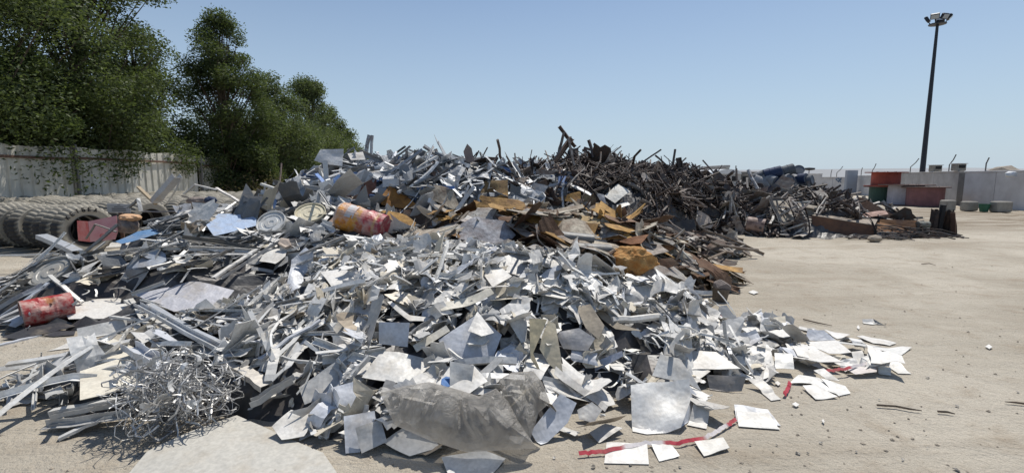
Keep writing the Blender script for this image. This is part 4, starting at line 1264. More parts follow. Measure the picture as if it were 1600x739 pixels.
# ---- channels and strips, left
CH = [
 ([(78, 593), (130, 581), (180, 572), (232, 569)], .055, 'N', GREY, 'bent grey channel lying across the yellowish cream sheet'),
 ([(80, 641), (140, 630), (212, 616)], .06, 'N', SILVER, 'top channel of the bundle left of the tangle'),
 ([(84, 652), (150, 640), (215, 628)], .06, 'U', GREY, 'second channel of the bundle left of the tangle'),
 ([(82, 661), (150, 650), (212, 641)], .055, 'N', (.3, .31, .32, .3), 'darker third channel of the bundle left of the tangle'),
 ([(72, 668), (130, 662), (205, 650)], .05, 'L', GREY, 'lowest channel of the bundle left of the tangle'),
 ([(92, 682), (135, 662), (178, 645)], .045, 'N', SILVER, 'single channel propped on the sand below the bundle'),
 ([(197, 467), (240, 497), (335, 556)], .07, 'N', SILVER, 'long pale channel, first of three slanting above the tangle'),
 ([(214, 476), (270, 508), (342, 546)], .07, 'U', (.56, .58, .6, .4), 'long pale channel, second of three slanting above the tangle'),
 ([(233, 474), (290, 507), (352, 540)], .06, 'N', (.5, .52, .55, .4), 'long pale channel, third of three slanting above the tangle'),
 ([(201, 545), (226, 558), (254, 574)], .11, 'U', BLUEG, 'wide bluish channel pointing at the top of the tangle'),
 ([(205, 466), (225, 500), (236, 512)], .05, 'N', SILVER, 'short pale channel standing at the left end of the slanting three'),
 ([(214, 505), (220, 540)], .06, 'N', SILVER, 'short upright silver channel beside the cream ground sheet'),
 ([(205, 508), (185, 540), (152, 563)], .04, 'L', SILVER, 'thin strip slanting down over the cream ground sheet'),
 ([(430, 544), (427, 570), (420, 594)], .075, 'flat', WHITE, 'flat white strip hanging down right of the tangle'),
 ([(360, 563), (390, 582), (418, 600)], .10, 'N', (.60, .56, .50, .2), 'tan grey beam slanting down right of the tangle'),
 ([(394, 635), (430, 613), (460, 595)], .08, 'U', GREY, 'grey channel rising to the right below the tan grey beam'),
 ([(425, 594), (450, 570), (470, 548)], .05, 'flat', SILVER, 'silver flat strip rising right behind the white hanging strip'),
 ([(428, 560), (470, 520), (505, 488)], .045, 'flat', SILVER, 'long silver strip pointing up toward the shiny lavender sheet'),
 ([(405, 560), (450, 528), (500, 500)], .04, 'N', BLUEG, 'blue grey strip parallel to the long silver one'),
 ([(450, 356), (395, 392), (333, 433)], .06, 'N', WHITE, 'upper white rail of the ladder like pair slanting left'),
 ([(452, 368), (400, 402), (345, 437)], .045, 'L', (.35, .36, .37, .3), 'lower dark rail of the ladder like pair slanting left'),
 ([(0, 400, 9.0), (60, 398, 9.0), (112, 397, 9.0)], .05, 'round', SILVER, 'thin pale pipe reaching in from the photo edge below the tyres'),
 ([(64, 366, 8.8), (95, 378, 8.6), (122, 391, 8.4)], .17, 'N', (.40, .42, .45, .3), 'wide grey channel pointing at the end tyre'),
 ([(82, 375, 8.7), (92, 388, 8.6), (102, 399, 8.5)], .05, 'flat', GREY, 'short strip below the wide grey channel'),
 ([(124, 398, 8.6), (150, 378, 8.7), (182, 350, 8.8)], .09, 'N', (.26, .27, .28, .3), 'dark channel slanting up past the red box'),
 ([(135, 373, 9.0), (149, 351, 9.0), (166, 356, 9.0), (182, 363, 9.0)], .035, 'box', (.22, .20, .18, .2), 'bent brownish bar across the red box'),
 ([(244, 318, 11.2), (262, 298, 11.1), (279, 278, 11.0)], .20, 'U', (.42, .44, .47, .4), 'tall folded grey channel rising against the dark trees'),
 ([(262, 318, 11.0), (273, 299, 10.9), (283, 280, 10.9)], .05, 'flat', SILVER, 'thin strip along the tall folded grey channel'),
 ([(216, 292, 12.4), (243, 319, 12.0)], .08, 'box', (.34, .26, .16, 0), 'brown plank leaning left of the tall grey channel'),
 ([(287, 303, 12.0), (304, 288, 12.0), (339, 296, 12.0)], .07, 'N', SILVER, 'bent pale profile like a roof gable before the trees'),
 ([(338, 293, 12.2), (356, 303, 12.1), (374, 314, 12.0)], .08, 'N', (.5, .48, .46, .3), 'pale profile sloping right from the gable shaped one'),
 ([(284, 306, 11.8), (308, 313, 11.8)], .05, 'box', (.2, .18, .16, .2), 'short dark bar under the gable shaped profile'),
 ([(408, 286, 12.8), (433, 294, 12.8)], .12, 'N', SILVER, 'short pale channel sticking out left of the silver heap'),
 ([(199, 325, 11.2), (216, 310, 11.2), (220, 330, 11.0)], .08, 'N', (.2, .21, .22, .3), 'dark bent frame right of the sign board'),
 ([(222, 331, 10.8), (250, 331, 10.8), (276, 330, 10.8)], .035, 'round', (.2, .2, .21, .3), 'thin dark bar lying level right of the grey sack'),
 ([(0, 493), (40, 467), (76, 441)], .04, 'N', (.42, .45, .5, .4), 'long bluish profile crossing behind the red drum, uppermost'),
 ([(0, 483), (38, 462), (70, 446)], .045, 'L', (.30, .33, .37, .4), 'second profile crossing behind the red drum'),
 ([(0, 471), (32, 457), (58, 448)], .06, 'N', (.16, .17, .18, .3), 'dark profile farthest behind the red drum'),
 ([(0, 459), (30, 453), (52, 452)], .05, 'L', (.14, .145, .15, .3), 'dark level profile left of the large grey lid'),
 ([(0, 538), (32, 530), (64, 522)], .045, 'N', BLUEG, 'pale profile on the sand below the black sheet'),
 ([(78, 430), (100, 447), (130, 471)], .05, 'N', SILVER, 'pale profile slanting down onto the red drum'),
 ([(88, 490, 5.7), (104, 480, 5.75), (119, 470, 5.8)], .07, 'N', WHITE, 'short white profile lying across the red drum'),
 ([(110, 575), (146, 566), (190, 552)], .03, 'L', GREY, 'thin angle strip above the yellowish cream sheet'),
 ([(640, 440), (680, 425), (720, 405)], .03, 'box', (.25, .25, .26, .4), 'dark thin bar slanting across the white crest sheets'),
 ([(700, 545), (755, 585), (795, 590)], .03, 'round', SILVER, 'thin silver rod behind the blue printed plate'),
 ([(955, 500), (1000, 498), (1052, 490)], .07, 'round', WHITE, 'white tube lying level near the right crest'),
 ([(730, 460), (760, 448), (800, 447)], .04, 'flat', WHITE, 'bright white strip on the cream curled sheet'),
]
for pts, w, kd, cl, lab in CH:
    bar('metal_channel', pts, w, kd, cl, lab, lift=.09)
hero('black_sheet', [(2, 528), (40, 512), (95, 503), (118, 508), (90, 516), (30, 530)], 14, (.04, .04, .045, .1), 'black sheet lying on the sand below the red drum', lift=.05)
hero('black_sheet', [(66, 523), (85, 517), (118, 518), (116, 524), (85, 526)], 8, (.05, .05, .055, .1), 'oval black sheet right of the other black one', lift=.04)

# tangle of thin strip
def tangle():
    cpt = hit(290, 625); cpt = cpt + np.array([0, -.10, .12])
    s = MB(); r_ = np.random.default_rng(3)
    for k in range(620):
        q = r_.normal(size=3); q /= np.linalg.norm(q)
        b = cpt + q * np.array([.42, .31, .25]) * r_.random() ** .5
        d = r_.normal(size=3); d[2] *= .6; d /= np.linalg.norm(d)
        L = r_.uniform(.10, .38); n = 6; pts = []
        ax = r_.normal(size=3); ax /= np.linalg.norm(ax); w_ = r_.normal() * .35
        for i in range(n):
            pts.append(b.copy())
            d = np.array(Matrix.Rotation(w_, 3, Vector(ax)) @ Vector(d)) + r_.normal(size=3) * .12
            d /= np.linalg.norm(d)
            # stay in the ball
            o_ = b - cpt
            if np.linalg.norm(o_ / np.array([.45, .33, .30])) > 1: d = d * .5 - o_ * .9; d /= np.linalg.norm(d)
            b = b + d * L / n
        pts = np.array(pts); pts[:, 2] = np.maximum(pts[:, 2], .02)
        g = r_.uniform(.34, .72)
        s.prism(pts, profile('flat', r_.uniform(.003, .013), .0012), col=(g, g * .99, g * .97, .55), up=r_.normal(size=3))
    for k in range(26):
        q = r_.normal(size=3); q /= np.linalg.norm(q); q[2] = abs(q[2])
        b = cpt + q * np.array([.42, .3, .27])
        V, Fc = sheet_geo(r_.uniform(.04, .09), r_.uniform(.05, .12), r_, 'curl', 3, 4, .002)
        V = V @ frame_from(r_.normal(size=3), r_.random() * 6).T + b
        s.add(V, Fc, (.68, .68, .67, .4))
    o = s.build('strip_tangle', M['sheet'], rem='fixed')
    tag(o, 'big bird nest tangle of thin silver strip and curls', 'scrap tangle')
    HERO_POLYS.append(([(200, 690), (205, 600), (260, 570), (350, 560), (390, 590), (380, 640), (300, 670)], np.linalg.norm(cpt - np.array([0, 0, CAM_Z])) + .3))
tangle()

# drum lids
def disc(name, u, v, Rd, nvec, label, col, lift=.1, Y=None):
    c = at(u, v, Y) if Y else hit(u, v)
    D = c - np.array([0, 0, CAM_Z]); c = c - D / np.linalg.norm(D) * lift
    prof = [(0, 0), (0, Rd * .15), (.012, Rd * .18), (.012, Rd * .42), (0, Rd * .45), (0, Rd * .64), (.012, Rd * .67), (.012, Rd * .84), (.0, Rd * .87), (0, Rd * .93), (.035, Rd * .95), (.035, Rd), (-.03, Rd), (-.03, 0)]
    o = MB().lathe(c, nvec, prof, 36, col).build(name, M['sheet'], rem='fixed')
    tag(o, label, 'drum lid', 'round drum lids')
    n = np.array(nvec) / np.linalg.norm(nvec)
    pp = [tuple(proj(c + Rd * 1.0 * (np.array([math.cos(q), math.sin(q) * .3, math.sin(q) * .9])))[0]) for q in np.linspace(0, 6.28, 12)[:-1]]
    HERO_POLYS.append((pp, np.linalg.norm(D)))
disc('drum_lid', 424, 348, .255, (-.05, -.72, .70), 'white round ribbed drum lid, the front one of two', (.66, .66, .64, .1), .5)
disc('drum_lid', 485, 333, .275, (.08, -.55, .83), 'cream round drum lid with ragged rim, the back one of two', (.66, .60, .44, .0), .45)
disc('drum_lid', 80, 424, .27, (-.1, -.62, .78), 'large grey lid half buried behind the red drum', (.40, .39, .36, .1), .10)

# oil drums
def oil_drum(u, v, Rd, L, axis, mats, label, open_end=False, dented=.0, lift=.2, bands=None, Y=None):
    c = at(u, v, Y) if Y else hit(u, v)
    D = c - np.array([0, 0, CAM_Z]); c = c - D / np.linalg.norm(D) * lift
    a = np.array(axis, float); a /= np.linalg.norm(a)
    base = c - a * L / 2
    e = empty('oil_drum', c); tag(e, label, 'drum')
    prof = [(0, Rd)]
    N_ = 20
    for k in range(1, N_):
        h = L * k / N_
        rr = Rd * (1.035 if k in (7, 13) else 1.0)
        prof.append((h, rr))
    prof.append((L, Rd))
    if open_end: prof = [(L * .9, Rd * .93), (.02, Rd * .94)] + prof + [(L, 0)]
    else: prof = [(.02, 0), (.02, Rd * .95), (0, Rd * .97)] + prof + [(L, Rd * .96), (L - .02, Rd * .95), (L - .02, 0)]
    m = MB().lathe(base, a, prof, 30)
    V, Fc, C = m.arr()
    d = V - c
    for i, p in enumerate(V):
        w = noise.noise(Vector((p * 4.5).tolist()))
        V[i] = p - (d[i] - a * np.dot(d[i], a)) * dented * max(0, w)
    al = (V - base) @ a / L
    col = np.zeros((len(V), 4))
    for i in range(len(V)):
        col[i] = bands(al[i], V[i])
    mk('shell', V, Fc, M['sheet_p'], parent=e, col=col, smooth=False)
    remember(V, Fc, 'fixed')
    return e, base, a, c
M['sheet_p'] = mat_scrap('painted_drum', (.55, .40, .34), .75, .45, .3, 9, .45, .62)
def b_orange(q, p):
    n = noise.noise(Vector((p * 7).tolist()))
    if q < .02: return (.45, .47, .48, .2)
    if q < .42: 
        return (.62, .26, .03, 0)
    if q < .5: return (.60, .30, .06, 0)
    if .5 <= q < .82: return (.42, .055, .06, 0) if n < .1 else (.55, .26, .22, 0)
    if q < .9: return (.55, .33, .13, 0)
    return (.36, .03, .05, 0)
e, base, a, c = oil_drum(566, 347, .235, .80, (.93, -.12, -.27), None, 'rust orange and red painted drum lying with its open end showing', True, .30, .20, b_orange)
# grey label panel on the orange drum (weathered print)
MBx = MB()
e1 = np.array([0, -.55, .83]); e1 -= a * np.dot(e1, a); e1 /= np.linalg.norm(e1); e2 = np.cross(a, e1)
V = []; 
for i in range(5):
    for j in range(7):
        q = (j / 6 - .5) * 1.25 + .12; V.append(base + a * (.17 + .15 * i / 4) + (e1 * math.cos(q) + e2 * math.sin(q)) * .238)
mk('label_panel', np.array(V), [[i * 7 + j, i * 7 + j + 1, (i + 1) * 7 + j + 1, (i + 1) * 7 + j] for i in range(4) for j in range(6)], M['sheet_p'], parent=e, col=(.50, .51, .52, .1))
HERO_POLYS.append(([(515, 330), (540, 318), (620, 342), (618, 382), (590, 375), (520, 365)], np.linalg.norm(c)))
def b_red(q, p):
    if q < .04: return (.14, .14, .135, .2)
    n = noise.noise(Vector((p * 6).tolist()))
    return (.36, .03, .03, 0) if q < .45 or n < .22 else (.42, .15, .05, 0)
e, base, a, c = oil_drum(74, 484, .165, .46, (.62, .78, .05), None, 'dented red drum lying on its side at the heap edge', False, .30, .04, b_red)
MB().lathe(base + a * .021, -a, [(0, 0), (0, .145), (.006, .153), (.006, 0)], 24).build('end_lid', mat_plain('drum_end', (.17, .165, .155), .7, .1, .2, 5, .1), e)
MB().lathe(base + a * .13 + np.array([.06, -.145, .02]), (0.1, -1, .1), [(0, .0), (.012, .032), (.02, .02), (.024, 0)], 12).build('bung', M['sign'], e)
HERO_POLYS.append(([(30, 465), (60, 460), (105, 470), (110, 500), (40, 510)], np.linalg.norm(c)))

# red box, sack, sign board, jerrycan by the tyres
def quad_box(name, label, cat, faces3, mats, names, t=.012, group=None):
    allp = np.concatenate([np.array(f) for f in faces3])
    lo = allp.mean(0); lo[2] = allp[:, 2].min()
    e = empty(name, lo); tag(e, label, cat, group)
    for f, m, n in zip(faces3, mats, names):
        P, Fc, B = polymesh([list(p) for p in f], 2, lambda P: np.array([noise.noise(Vector((p * 4).tolist())) * .012 for p in P]))
        V, Fc = thicken(P, Fc, B, t)
        mk(n, V, Fc, m, parent=e); remember(V, Fc, 'fixed')
        HERO_POLYS.append(([tuple(q) for q in proj(np.array(f))], np.linalg.norm(np.mean(np.array(f), 0) - C_CAM)))
    return e
c0, c1, c2, c3 = at(121, 345, 9.75), at(138, 346, 9.55), at(182, 337, 9.75), at(184, 362, 9.7)
b0, b1, b2 = at(123, 376, 9.75), at(141, 378, 9.55), at(180, 374, 9.7)
k0, k2 = at(150, 340, 10.1), at(168, 339, 10.1)
quad_box('red_box', 'red sheet metal box between the end tyre and grey sack', 'box', [[b0, b1, c1, c0], [b1, b2, c3, c2, c1]], [M['red_paint'], M['red_lit']], ['end_panel', 'side_panel'])  # end panel in the shaded red, side panel in its sunlit copy
c = at(160, 369, 9.5)
o = MB().lathe(c + [0, .02, 0], (.1, -1, .1), [(0, 0), (0, .055), (.02, .055), (.02, 0)], 14).build('cap', M['red_paint']); tag(o, 'small red cap stuck on the side of the red box', 'cap')
HERO_POLYS.append(([(120, 345), (138, 340), (182, 336), (182, 378), (122, 380)], 13.5))
p = at(187, 342, 12.4)
e = empty('sign_board', (p[0], p[1], 0)); tag(e, 'small grey sign board with dark text lines standing before the tyres', 'sign')
q0 = at(186, 325.5, 12.4)
yawm = np.array(Matrix.Rotation(R(20), 3, 'Z') @ Matrix.Rotation(R(3), 3, 'Y'))
MB().box(q0, (.50, .02, .23), yawm, bev=.004).build('board', M['sign'], e)
MB().box([q0[0], q0[1] + .03, q0[2] / 2], (.09, .03, q0[2])).build('post', M['rail'], e)
s = MB()
for k, (w, z) in enumerate([(.06, .085), (.2, .035), (.30, -.012), (.30, -.06)]):
    s.box(q0 + yawm @ np.array([0.0, -.0135, z]), (w, .003, .014 if k < 2 else .02), yawm)
s.build('text_lines', M['ink'], e)
def lump(name, u, v, size, mat, label, cat, Y=None, lift=.15, seed=1, amp=.25, flat=.5, rot=0.0, n=4, sc=2.0):
    c = at(u, v, Y) if Y else hit(u, v)
    D = c - np.array([0, 0, CAM_Z]); c = c - D / np.linalg.norm(D) * lift
    bm = bmesh.new(); bmesh.ops.create_icosphere(bm, subdivisions=n, radius=1.0)
    V = np.array([v_.co[:] for v_ in bm.verts]); Fc = [[q.index for q in f.verts] for f in bm.faces]; bm.free()
    for i, p_ in enumerate(V):
        w = noise.noise(Vector((p_ * sc + seed * 9.1).tolist())) + .5 * noise.noise(Vector((p_ * sc * 2.7 + seed * 3.3).tolist()))
        rd = 1 - 2 * abs(noise.noise(Vector((p_ * sc * 1.7 + seed * 5.7).tolist())))
        V[i] = p_ * (1 + amp * w + amp * .45 * rd)
    V = V * np.array(size)
    V = V @ np.array(Matrix.Rotation(rot, 3, 'Z')).T + c
    V[:, 2] = np.maximum(V[:, 2], .005)
    o = mk(name, V, Fc, M[mat], col=(.4, .3, .2, 0)); tag(o, label, cat); remember(V, Fc, 'fixed')
    return o, c
p = at(199, 352, 9.9)
e = empty('grey_sack', (p[0], p[1], p[2] - .15)); tag(e, 'slumped grey sack with an orange cloth top beside the red box', 'sack')
for nm, uu, vv, sz, mt in [('sack_body', 198, 352, (.21, .16, .16), 'cloth_g'), ('cloth_top', 203, 340, (.20, .15, .075), 'cloth_o')]:
    o, _ = lump(nm, uu, vv, sz, mt, None, None, 9.9, 0, 4, .2, n=3)
    o.location = Vector(o.location) - e.location; o.parent = e
HERO_POLYS.append(([(178, 335), (218, 333), (212, 364), (182, 366)], 13.5))
o, _ = lump('jerrycan', 329, 313, (.14, .1, .09), 'b_blue', 'dark blue plastic can among the scrap before the tyres', 'can', 11.5, 0, 6, .12, n=3)
o, _ = lump('rolled_bale', 308, 314, (.24, .14, .10), 'cloth_g', 'rolled brown bale with pale end left of the dark blue can', 'bale', 11.5, 0, 8, .14, n=3)
HERO_POLYS.append(([(288, 302), (345, 302), (345, 325), (288, 325)], 16))

# ---- rusty middle
RG = 'rusty sheets of the middle heap'
ORG, BRN, TAN, DKB = (.42, .24, .07, 0), (.20, .085, .045, 0), (.42, .37, .29, 0), (.10, .075, .06, 0)
RS = [
 ([(541, 297), (589, 277), (587, 301), (567, 312), (549, 303)], 74, (.20, .095, .07, 0), 'smooth reddish brown board standing behind the orange drum', 0),
 ([(549, 305), (567, 313), (596, 304), (594, 312), (552, 324)], 20, (.46, .39, .31, 0), 'tan underside board below the reddish brown one', 0),
 ([(540, 297), (546, 296), (553, 324), (547, 322)], 70, (.26, .14, .10, 0), 'narrow brown edge flap left of the reddish brown board', 30),
 ([(574, 315), (592, 312), (590, 328), (575, 330)], 60, (.34, .26, .22, 0), 'small grey brown curl right of the orange drum', 0),
 ([(510, 347), (534, 327), (548, 316), (550, 333), (516, 357)], 30, (.52, .36, .29, 0), 'pinkish tan sheet under the open end of the orange drum', 0),
 ([(608, 291), (630, 303), (657, 324), (625, 325), (596, 321), (594, 311)], 50, (.36, .17, .04, 0), 'large orange brown rusted sheet right of the reddish brown board', 0),
 ([(598, 328), (625, 333), (650, 347), (648, 353), (638, 357), (610, 346), (585, 336)], 36, ORG, 'ragged bright orange sheet above the drum end', 0),
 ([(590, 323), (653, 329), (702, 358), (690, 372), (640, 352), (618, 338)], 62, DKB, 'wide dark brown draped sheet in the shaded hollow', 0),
 ([(653, 300), (671, 288), (707, 296), (717, 319), (709, 328), (683, 315), (662, 312)], 52, TAN, 'grey tan bowed sheet at the top of the rusty heap', 0),
 ([(740, 314), (753, 316), (789, 331), (824, 337), (847, 347), (845, 353), (822, 344), (787, 336), (757, 334)], 34, ORG, 'long orange edged sheet sweeping down to the right', 0),
 ([(714, 334), (740, 314), (757, 333), (731, 341)], 58, (.30, .14, .035, 0), 'dark orange inner face left of the long orange sweep', 0),
 ([(800, 333), (883, 345), (935, 350), (929, 365), (883, 360), (830, 351)], 46, ORG, 'thick orange slab with a soft upper edge above the grey rolls', 0),
 ([(898, 337), (936, 341), (938, 350), (905, 350)], 16, (.50, .38, .20, 0), 'tan top sheet on the thick orange slab', 0),
 ([(866, 311), (885, 305), (907, 298), (908, 318)], 56, ORG, 'upright orange fragment below the dark bar heap', 0),
 ([(908, 305), (931, 303), (931, 321), (910, 319)], 66, (.24, .18, .10, 0), 'brown square sheet right of the upright orange fragment', 0),
 ([(830, 304), (854, 311), (895, 329), (892, 342), (860, 330)], 22, (.47, .42, .34, 0), 'pale tan flat sheet above the thick orange slab', 0),
 ([(739, 285), (793, 281), (794, 303), (751, 304)], 58, (.30, .20, .09, 0), 'brown sheet with an orange rim under the silver heap', 0),
 ([(769, 312), (793, 298), (795, 320), (769, 319)], 52, (.50, .29, .10, 0), 'light orange crumpled sheet in the middle of the rusty heap', 0),
 ([(744, 338), (789, 347), (806, 367), (789, 385), (716, 374), (720, 351)], 44, (.46, .46, .48, .25), 'large creased grey sheet below the long orange sweep', 0),
 ([(719, 345), (731, 338), (754, 345), (744, 352)], 14, WHITE, 'small white square on the large creased grey sheet', 0),
 ([(783, 347), (820, 356), (841, 374), (828, 374)], 20, (.45, .40, .34, 0), 'flat tan strip sheet right of the large creased grey one', 0),
 ([(826, 357), (860, 364), (851, 370)], 16, TAN, 'small tan triangle above the grey rolls', 0),
 ([(965, 376), (1014, 365), (1002, 381), (985, 381)], 34, (.25, .11, .05, 0), 'red brown flat sheet behind the yellow foam lump', 0),
 ([(1109, 404), (1153, 409), (1146, 418), (1111, 414)], 8, (.07, .06, .05, 0), 'black plank end sheet reaching onto the sand', 0),
 ([(1020, 385), (1035, 378), (1056, 386), (1040, 396)], 46, (.33, .17, .07, 0), 'rust brown curl right of the yellow foam lump', 0),
 ([(1012, 410), (1050, 402), (1062, 412), (1025, 425)], 50, (.10, .065, .04, 0), 'dark brown hollow sheet beside the yellow foam lump', 0),
 ([(1004, 385), (1030, 382), (1045, 394), (1015, 400)], 22, (.44, .40, .35, 0), 'greyish bark like sheet over the dark brown hollow one', 0),
]
for k, (pl, tl, cl, lab, az) in enumerate(RS):
    hero('rusty_sheet', pl, tl, cl, lab, 'rusty sheet', az=az, lift=.40 if 'pinkish tan' in lab or 'rust brown curl' in lab else .20, warp=.05 if k > 3 else .02, mat='rust', group=RG, t=.012, sharp=1.4, cuts=3)
for k, (pts, lab) in enumerate([([(842, 364), (885, 370), (926, 374)], 'upper dark grey rolled sheet below the thick orange slab'), ([(858, 380), (900, 387), (952, 390)], 'lower dark grey rolled sheet left of the yellow foam lump')]):
    P = []
    for p in pts:
        q = hit(*p); D = q - np.array([0, 0, CAM_Z]); P.append(q - D / np.linalg.norm(D) * .18)
    P = np.array(P)
    Q = np.array([P[0] + (P[1] - P[0]) * t / 3 for t in range(3)] + [P[1] + (P[2] - P[1]) * t / 3 for t in range(4)])
    prof = [(math.cos(q) * .11, math.sin(q) * .075) for q in np.linspace(-.6, 3.9, 14)] + [(math.cos(q) * .103, math.sin(q) * .068) for q in np.linspace(3.9, -.6, 14)]
    V, Fc = sweep(Q, prof, 1.0, False)
    o = mk('rolled_sheet', V, Fc, M['sheet'], col=(.17, .17, .165, .1), smooth=True); tag(o, lab, 'rolled sheet', 'rolled grey sheets'); remember(V, Fc, 'fixed')
c = hit(983, 410); D = c - C_CAM; c = c - D / np.linalg.norm(D) * .16
V = np.array([q / np.linalg.norm(q) * np.array([.40, .28, .24]) * rng.uniform(.72, 1.12) for q in rng.normal(size=(46, 3))])
VV, FF = hull(V)
bm = bmesh.new(); bv = [bm.verts.new(q) for q in VV]
for f in FF: bm.faces.new([bv[i] for i in f])
bmesh.ops.triangulate(bm, faces=bm.faces[:])
for _ in range(3): bmesh.ops.subdivide_edges(bm, edges=bm.edges[:], cuts=1, use_grid_fill=True); bmesh.ops.triangulate(bm, faces=bm.faces[:])
bm.verts.index_update(); VV = np.array([q.co[:] for q in bm.verts]); FF = [[q.index for q in f.verts] for f in bm.faces]; bm.free()
VV = np.array([q * (1 + .13 * noise.noise(Vector((q * 7).tolist())) + .10 * noise.noise(Vector((q * 19).tolist()))) for q in VV]) + c
o = mk('foam_lump', VV, FF, M['foam']); tag(o, 'big yellow brown rotten foam lump at the end of the rusty heap', 'foam'); remember(VV, FF, 'fixed')
HERO_POLYS.append(([(945, 395), (965, 382), (1010, 385), (1015, 432), (985, 420), (952, 408)], 9.5))
BR = [
 ([(1030, 434), (1089, 412), (1143, 389)], .045, (.25, .20, .15, 0), 'bare branch like bar reaching right over the sand'),
 ([(1089, 414), (1108, 426), (1127, 437)], .05, (.14, .11, .08, 0), 'brown bar pointing down at the small bucket'),
 ([(1035, 425), (1060, 418), (1100, 420)], .06, (.13, .10, .07, 0), 'dark brown bar beneath the bare branch'),
 ([(1075, 452), (1090, 448), (1105, 444)], .03, (.20, .16, .12, 0), 'short twig like bar on the sand before the brown pieces'),
 ([(1133, 441), (1150, 443), (1163, 445)], .025, (.17, .14, .10, 0), 'thin stick right of the small bucket'),
]
for pts, w, cl, lab in BR: bar('wooden_bar', pts, w, 'round', cl, lab, 'bar', .06, None, 'rust', 'brown bars at the rusty heap end')
p = ground(1124, 470)
e = empty('small_bucket', p); tag(e, 'small battered bucket filled with rags standing alone on the sand', 'bucket')
MB().lathe(p, (.08, 0, 1), [(0, 0), (0, .10), (.19, .125), (.19, .115), (.15, .11), (.15, 0)], 14).build('shell', mat_plain('bucket_brown', (.15, .12, .09), .8, 0, .4, 9, .3), e)
V = [q / np.linalg.norm(q) * rng.uniform(.09, .15) * np.array([1, .8, .8]) for q in rng.normal(size=(40, 3))]
VV, FF = hull(V); mk('rags', VV + p + [.02, 0, .22], FF, M['cloth_g'], parent=e)

# ---- silver heap and dark heap, pieces that stand out
BG = 'big pieces of the back heaps'
DEP = {'upright white panel on the left shoulder of the silver heap': 13.2, 'white curved sheet right of the upright white panel': 13.4, 'pale vertical strip below the upright white panel': 12.9, 'brown grey ragged panel standing between the silver and dark heaps': 14.2}
BK = [
 ('white_board', [(491, 251), (501, 234), (537, 233), (535, 260), (510, 257)], 66, (.62, .62, .62, .1), 'upright white panel on the left shoulder of the silver heap'),
 ('white_board', [(543, 240), (567, 238), (571, 249), (548, 250)], 40, WHITE, 'white curved sheet right of the upright white panel'),
 ('pale_strip', [(504, 251), (512, 251), (514, 285), (506, 284)], 74, SILVER, 'pale vertical strip below the upright white panel'),
 ('ragged_board', [(724, 237), (730, 225), (737, 232), (742, 256), (728, 253)], 78, (.22, .17, .15, 0), 'brown grey ragged panel standing between the silver and dark heaps'),
 ('cream_board', [(944, 307), (965, 287), (985, 299), (961, 317)], 44, (.66, .64, .58, 0), 'cream square panel inside the steel hoop'),
 ('cream_board', [(963, 320), (980, 315), (985, 320), (966, 327)], 26, (.62, .60, .55, 0), 'small cream piece below the cream square panel'),
 ('grey_board', [(929, 301), (944, 304), (947, 319), (934, 311)], 60, (.34, .35, .37, .2), 'grey panel left of the cream square one'),
 ('shield_plate', [(1080, 343), (1093, 329), (1108, 338), (1115, 351), (1111, 357), (1100, 356)], 60, (.60, .50, .42, 0), 'pinkish cream shield shaped plate at the foot of the dark heap'),
 ('dark_piece', [(1095, 328), (1112, 322), (1126, 332), (1118, 352), (1108, 338)], 60, (.05, .045, .045, .1), 'dark sheet standing in for the shade behind the shield shaped plate'),  # added where only shade falls; its black colour paints that shade
 ('dark_piece', [(1050, 344), (1085, 343), (1088, 360), (1052, 362)], 70, (.06, .055, .055, .1), 'long dark plate under the pale sloping beam'),
 ('blue_offcut', [(514, 284), (530, 272), (540, 283), (522, 293)], 55, (.10, .20, .42, .1), 'small blue sheet low in the silver heap, right'),
 ('blue_offcut', [(487, 291), (496, 279), (503, 288), (492, 295)], 40, (.08, .14, .34, .1), 'small blue sheet low in the silver heap, left'),
 ('creased_sheet', [(581, 300), (600, 285), (612, 300), (596, 303)], 40, BLUEG, 'blue grey creased sheet right of the reddish brown board'),
 ('grey_board', [(455, 312), (475, 291), (492, 296), (480, 318)], 46, (.34, .37, .39, .3), 'grey green sheet at the left foot of the silver heap'),
 ('lit_sheet', [(400, 325), (440, 316), (462, 320), (430, 330)], 12, WHITE, 'long white sheet behind the cream drum lid'),
]
for nm, pl, tl, cl, lab in BK:
    hero(nm, pl, tl, cl, lab, 'panel', lift=.25, warp=.04, group=BG, t=.012, cuts=2, depth=DEP.get(lab))
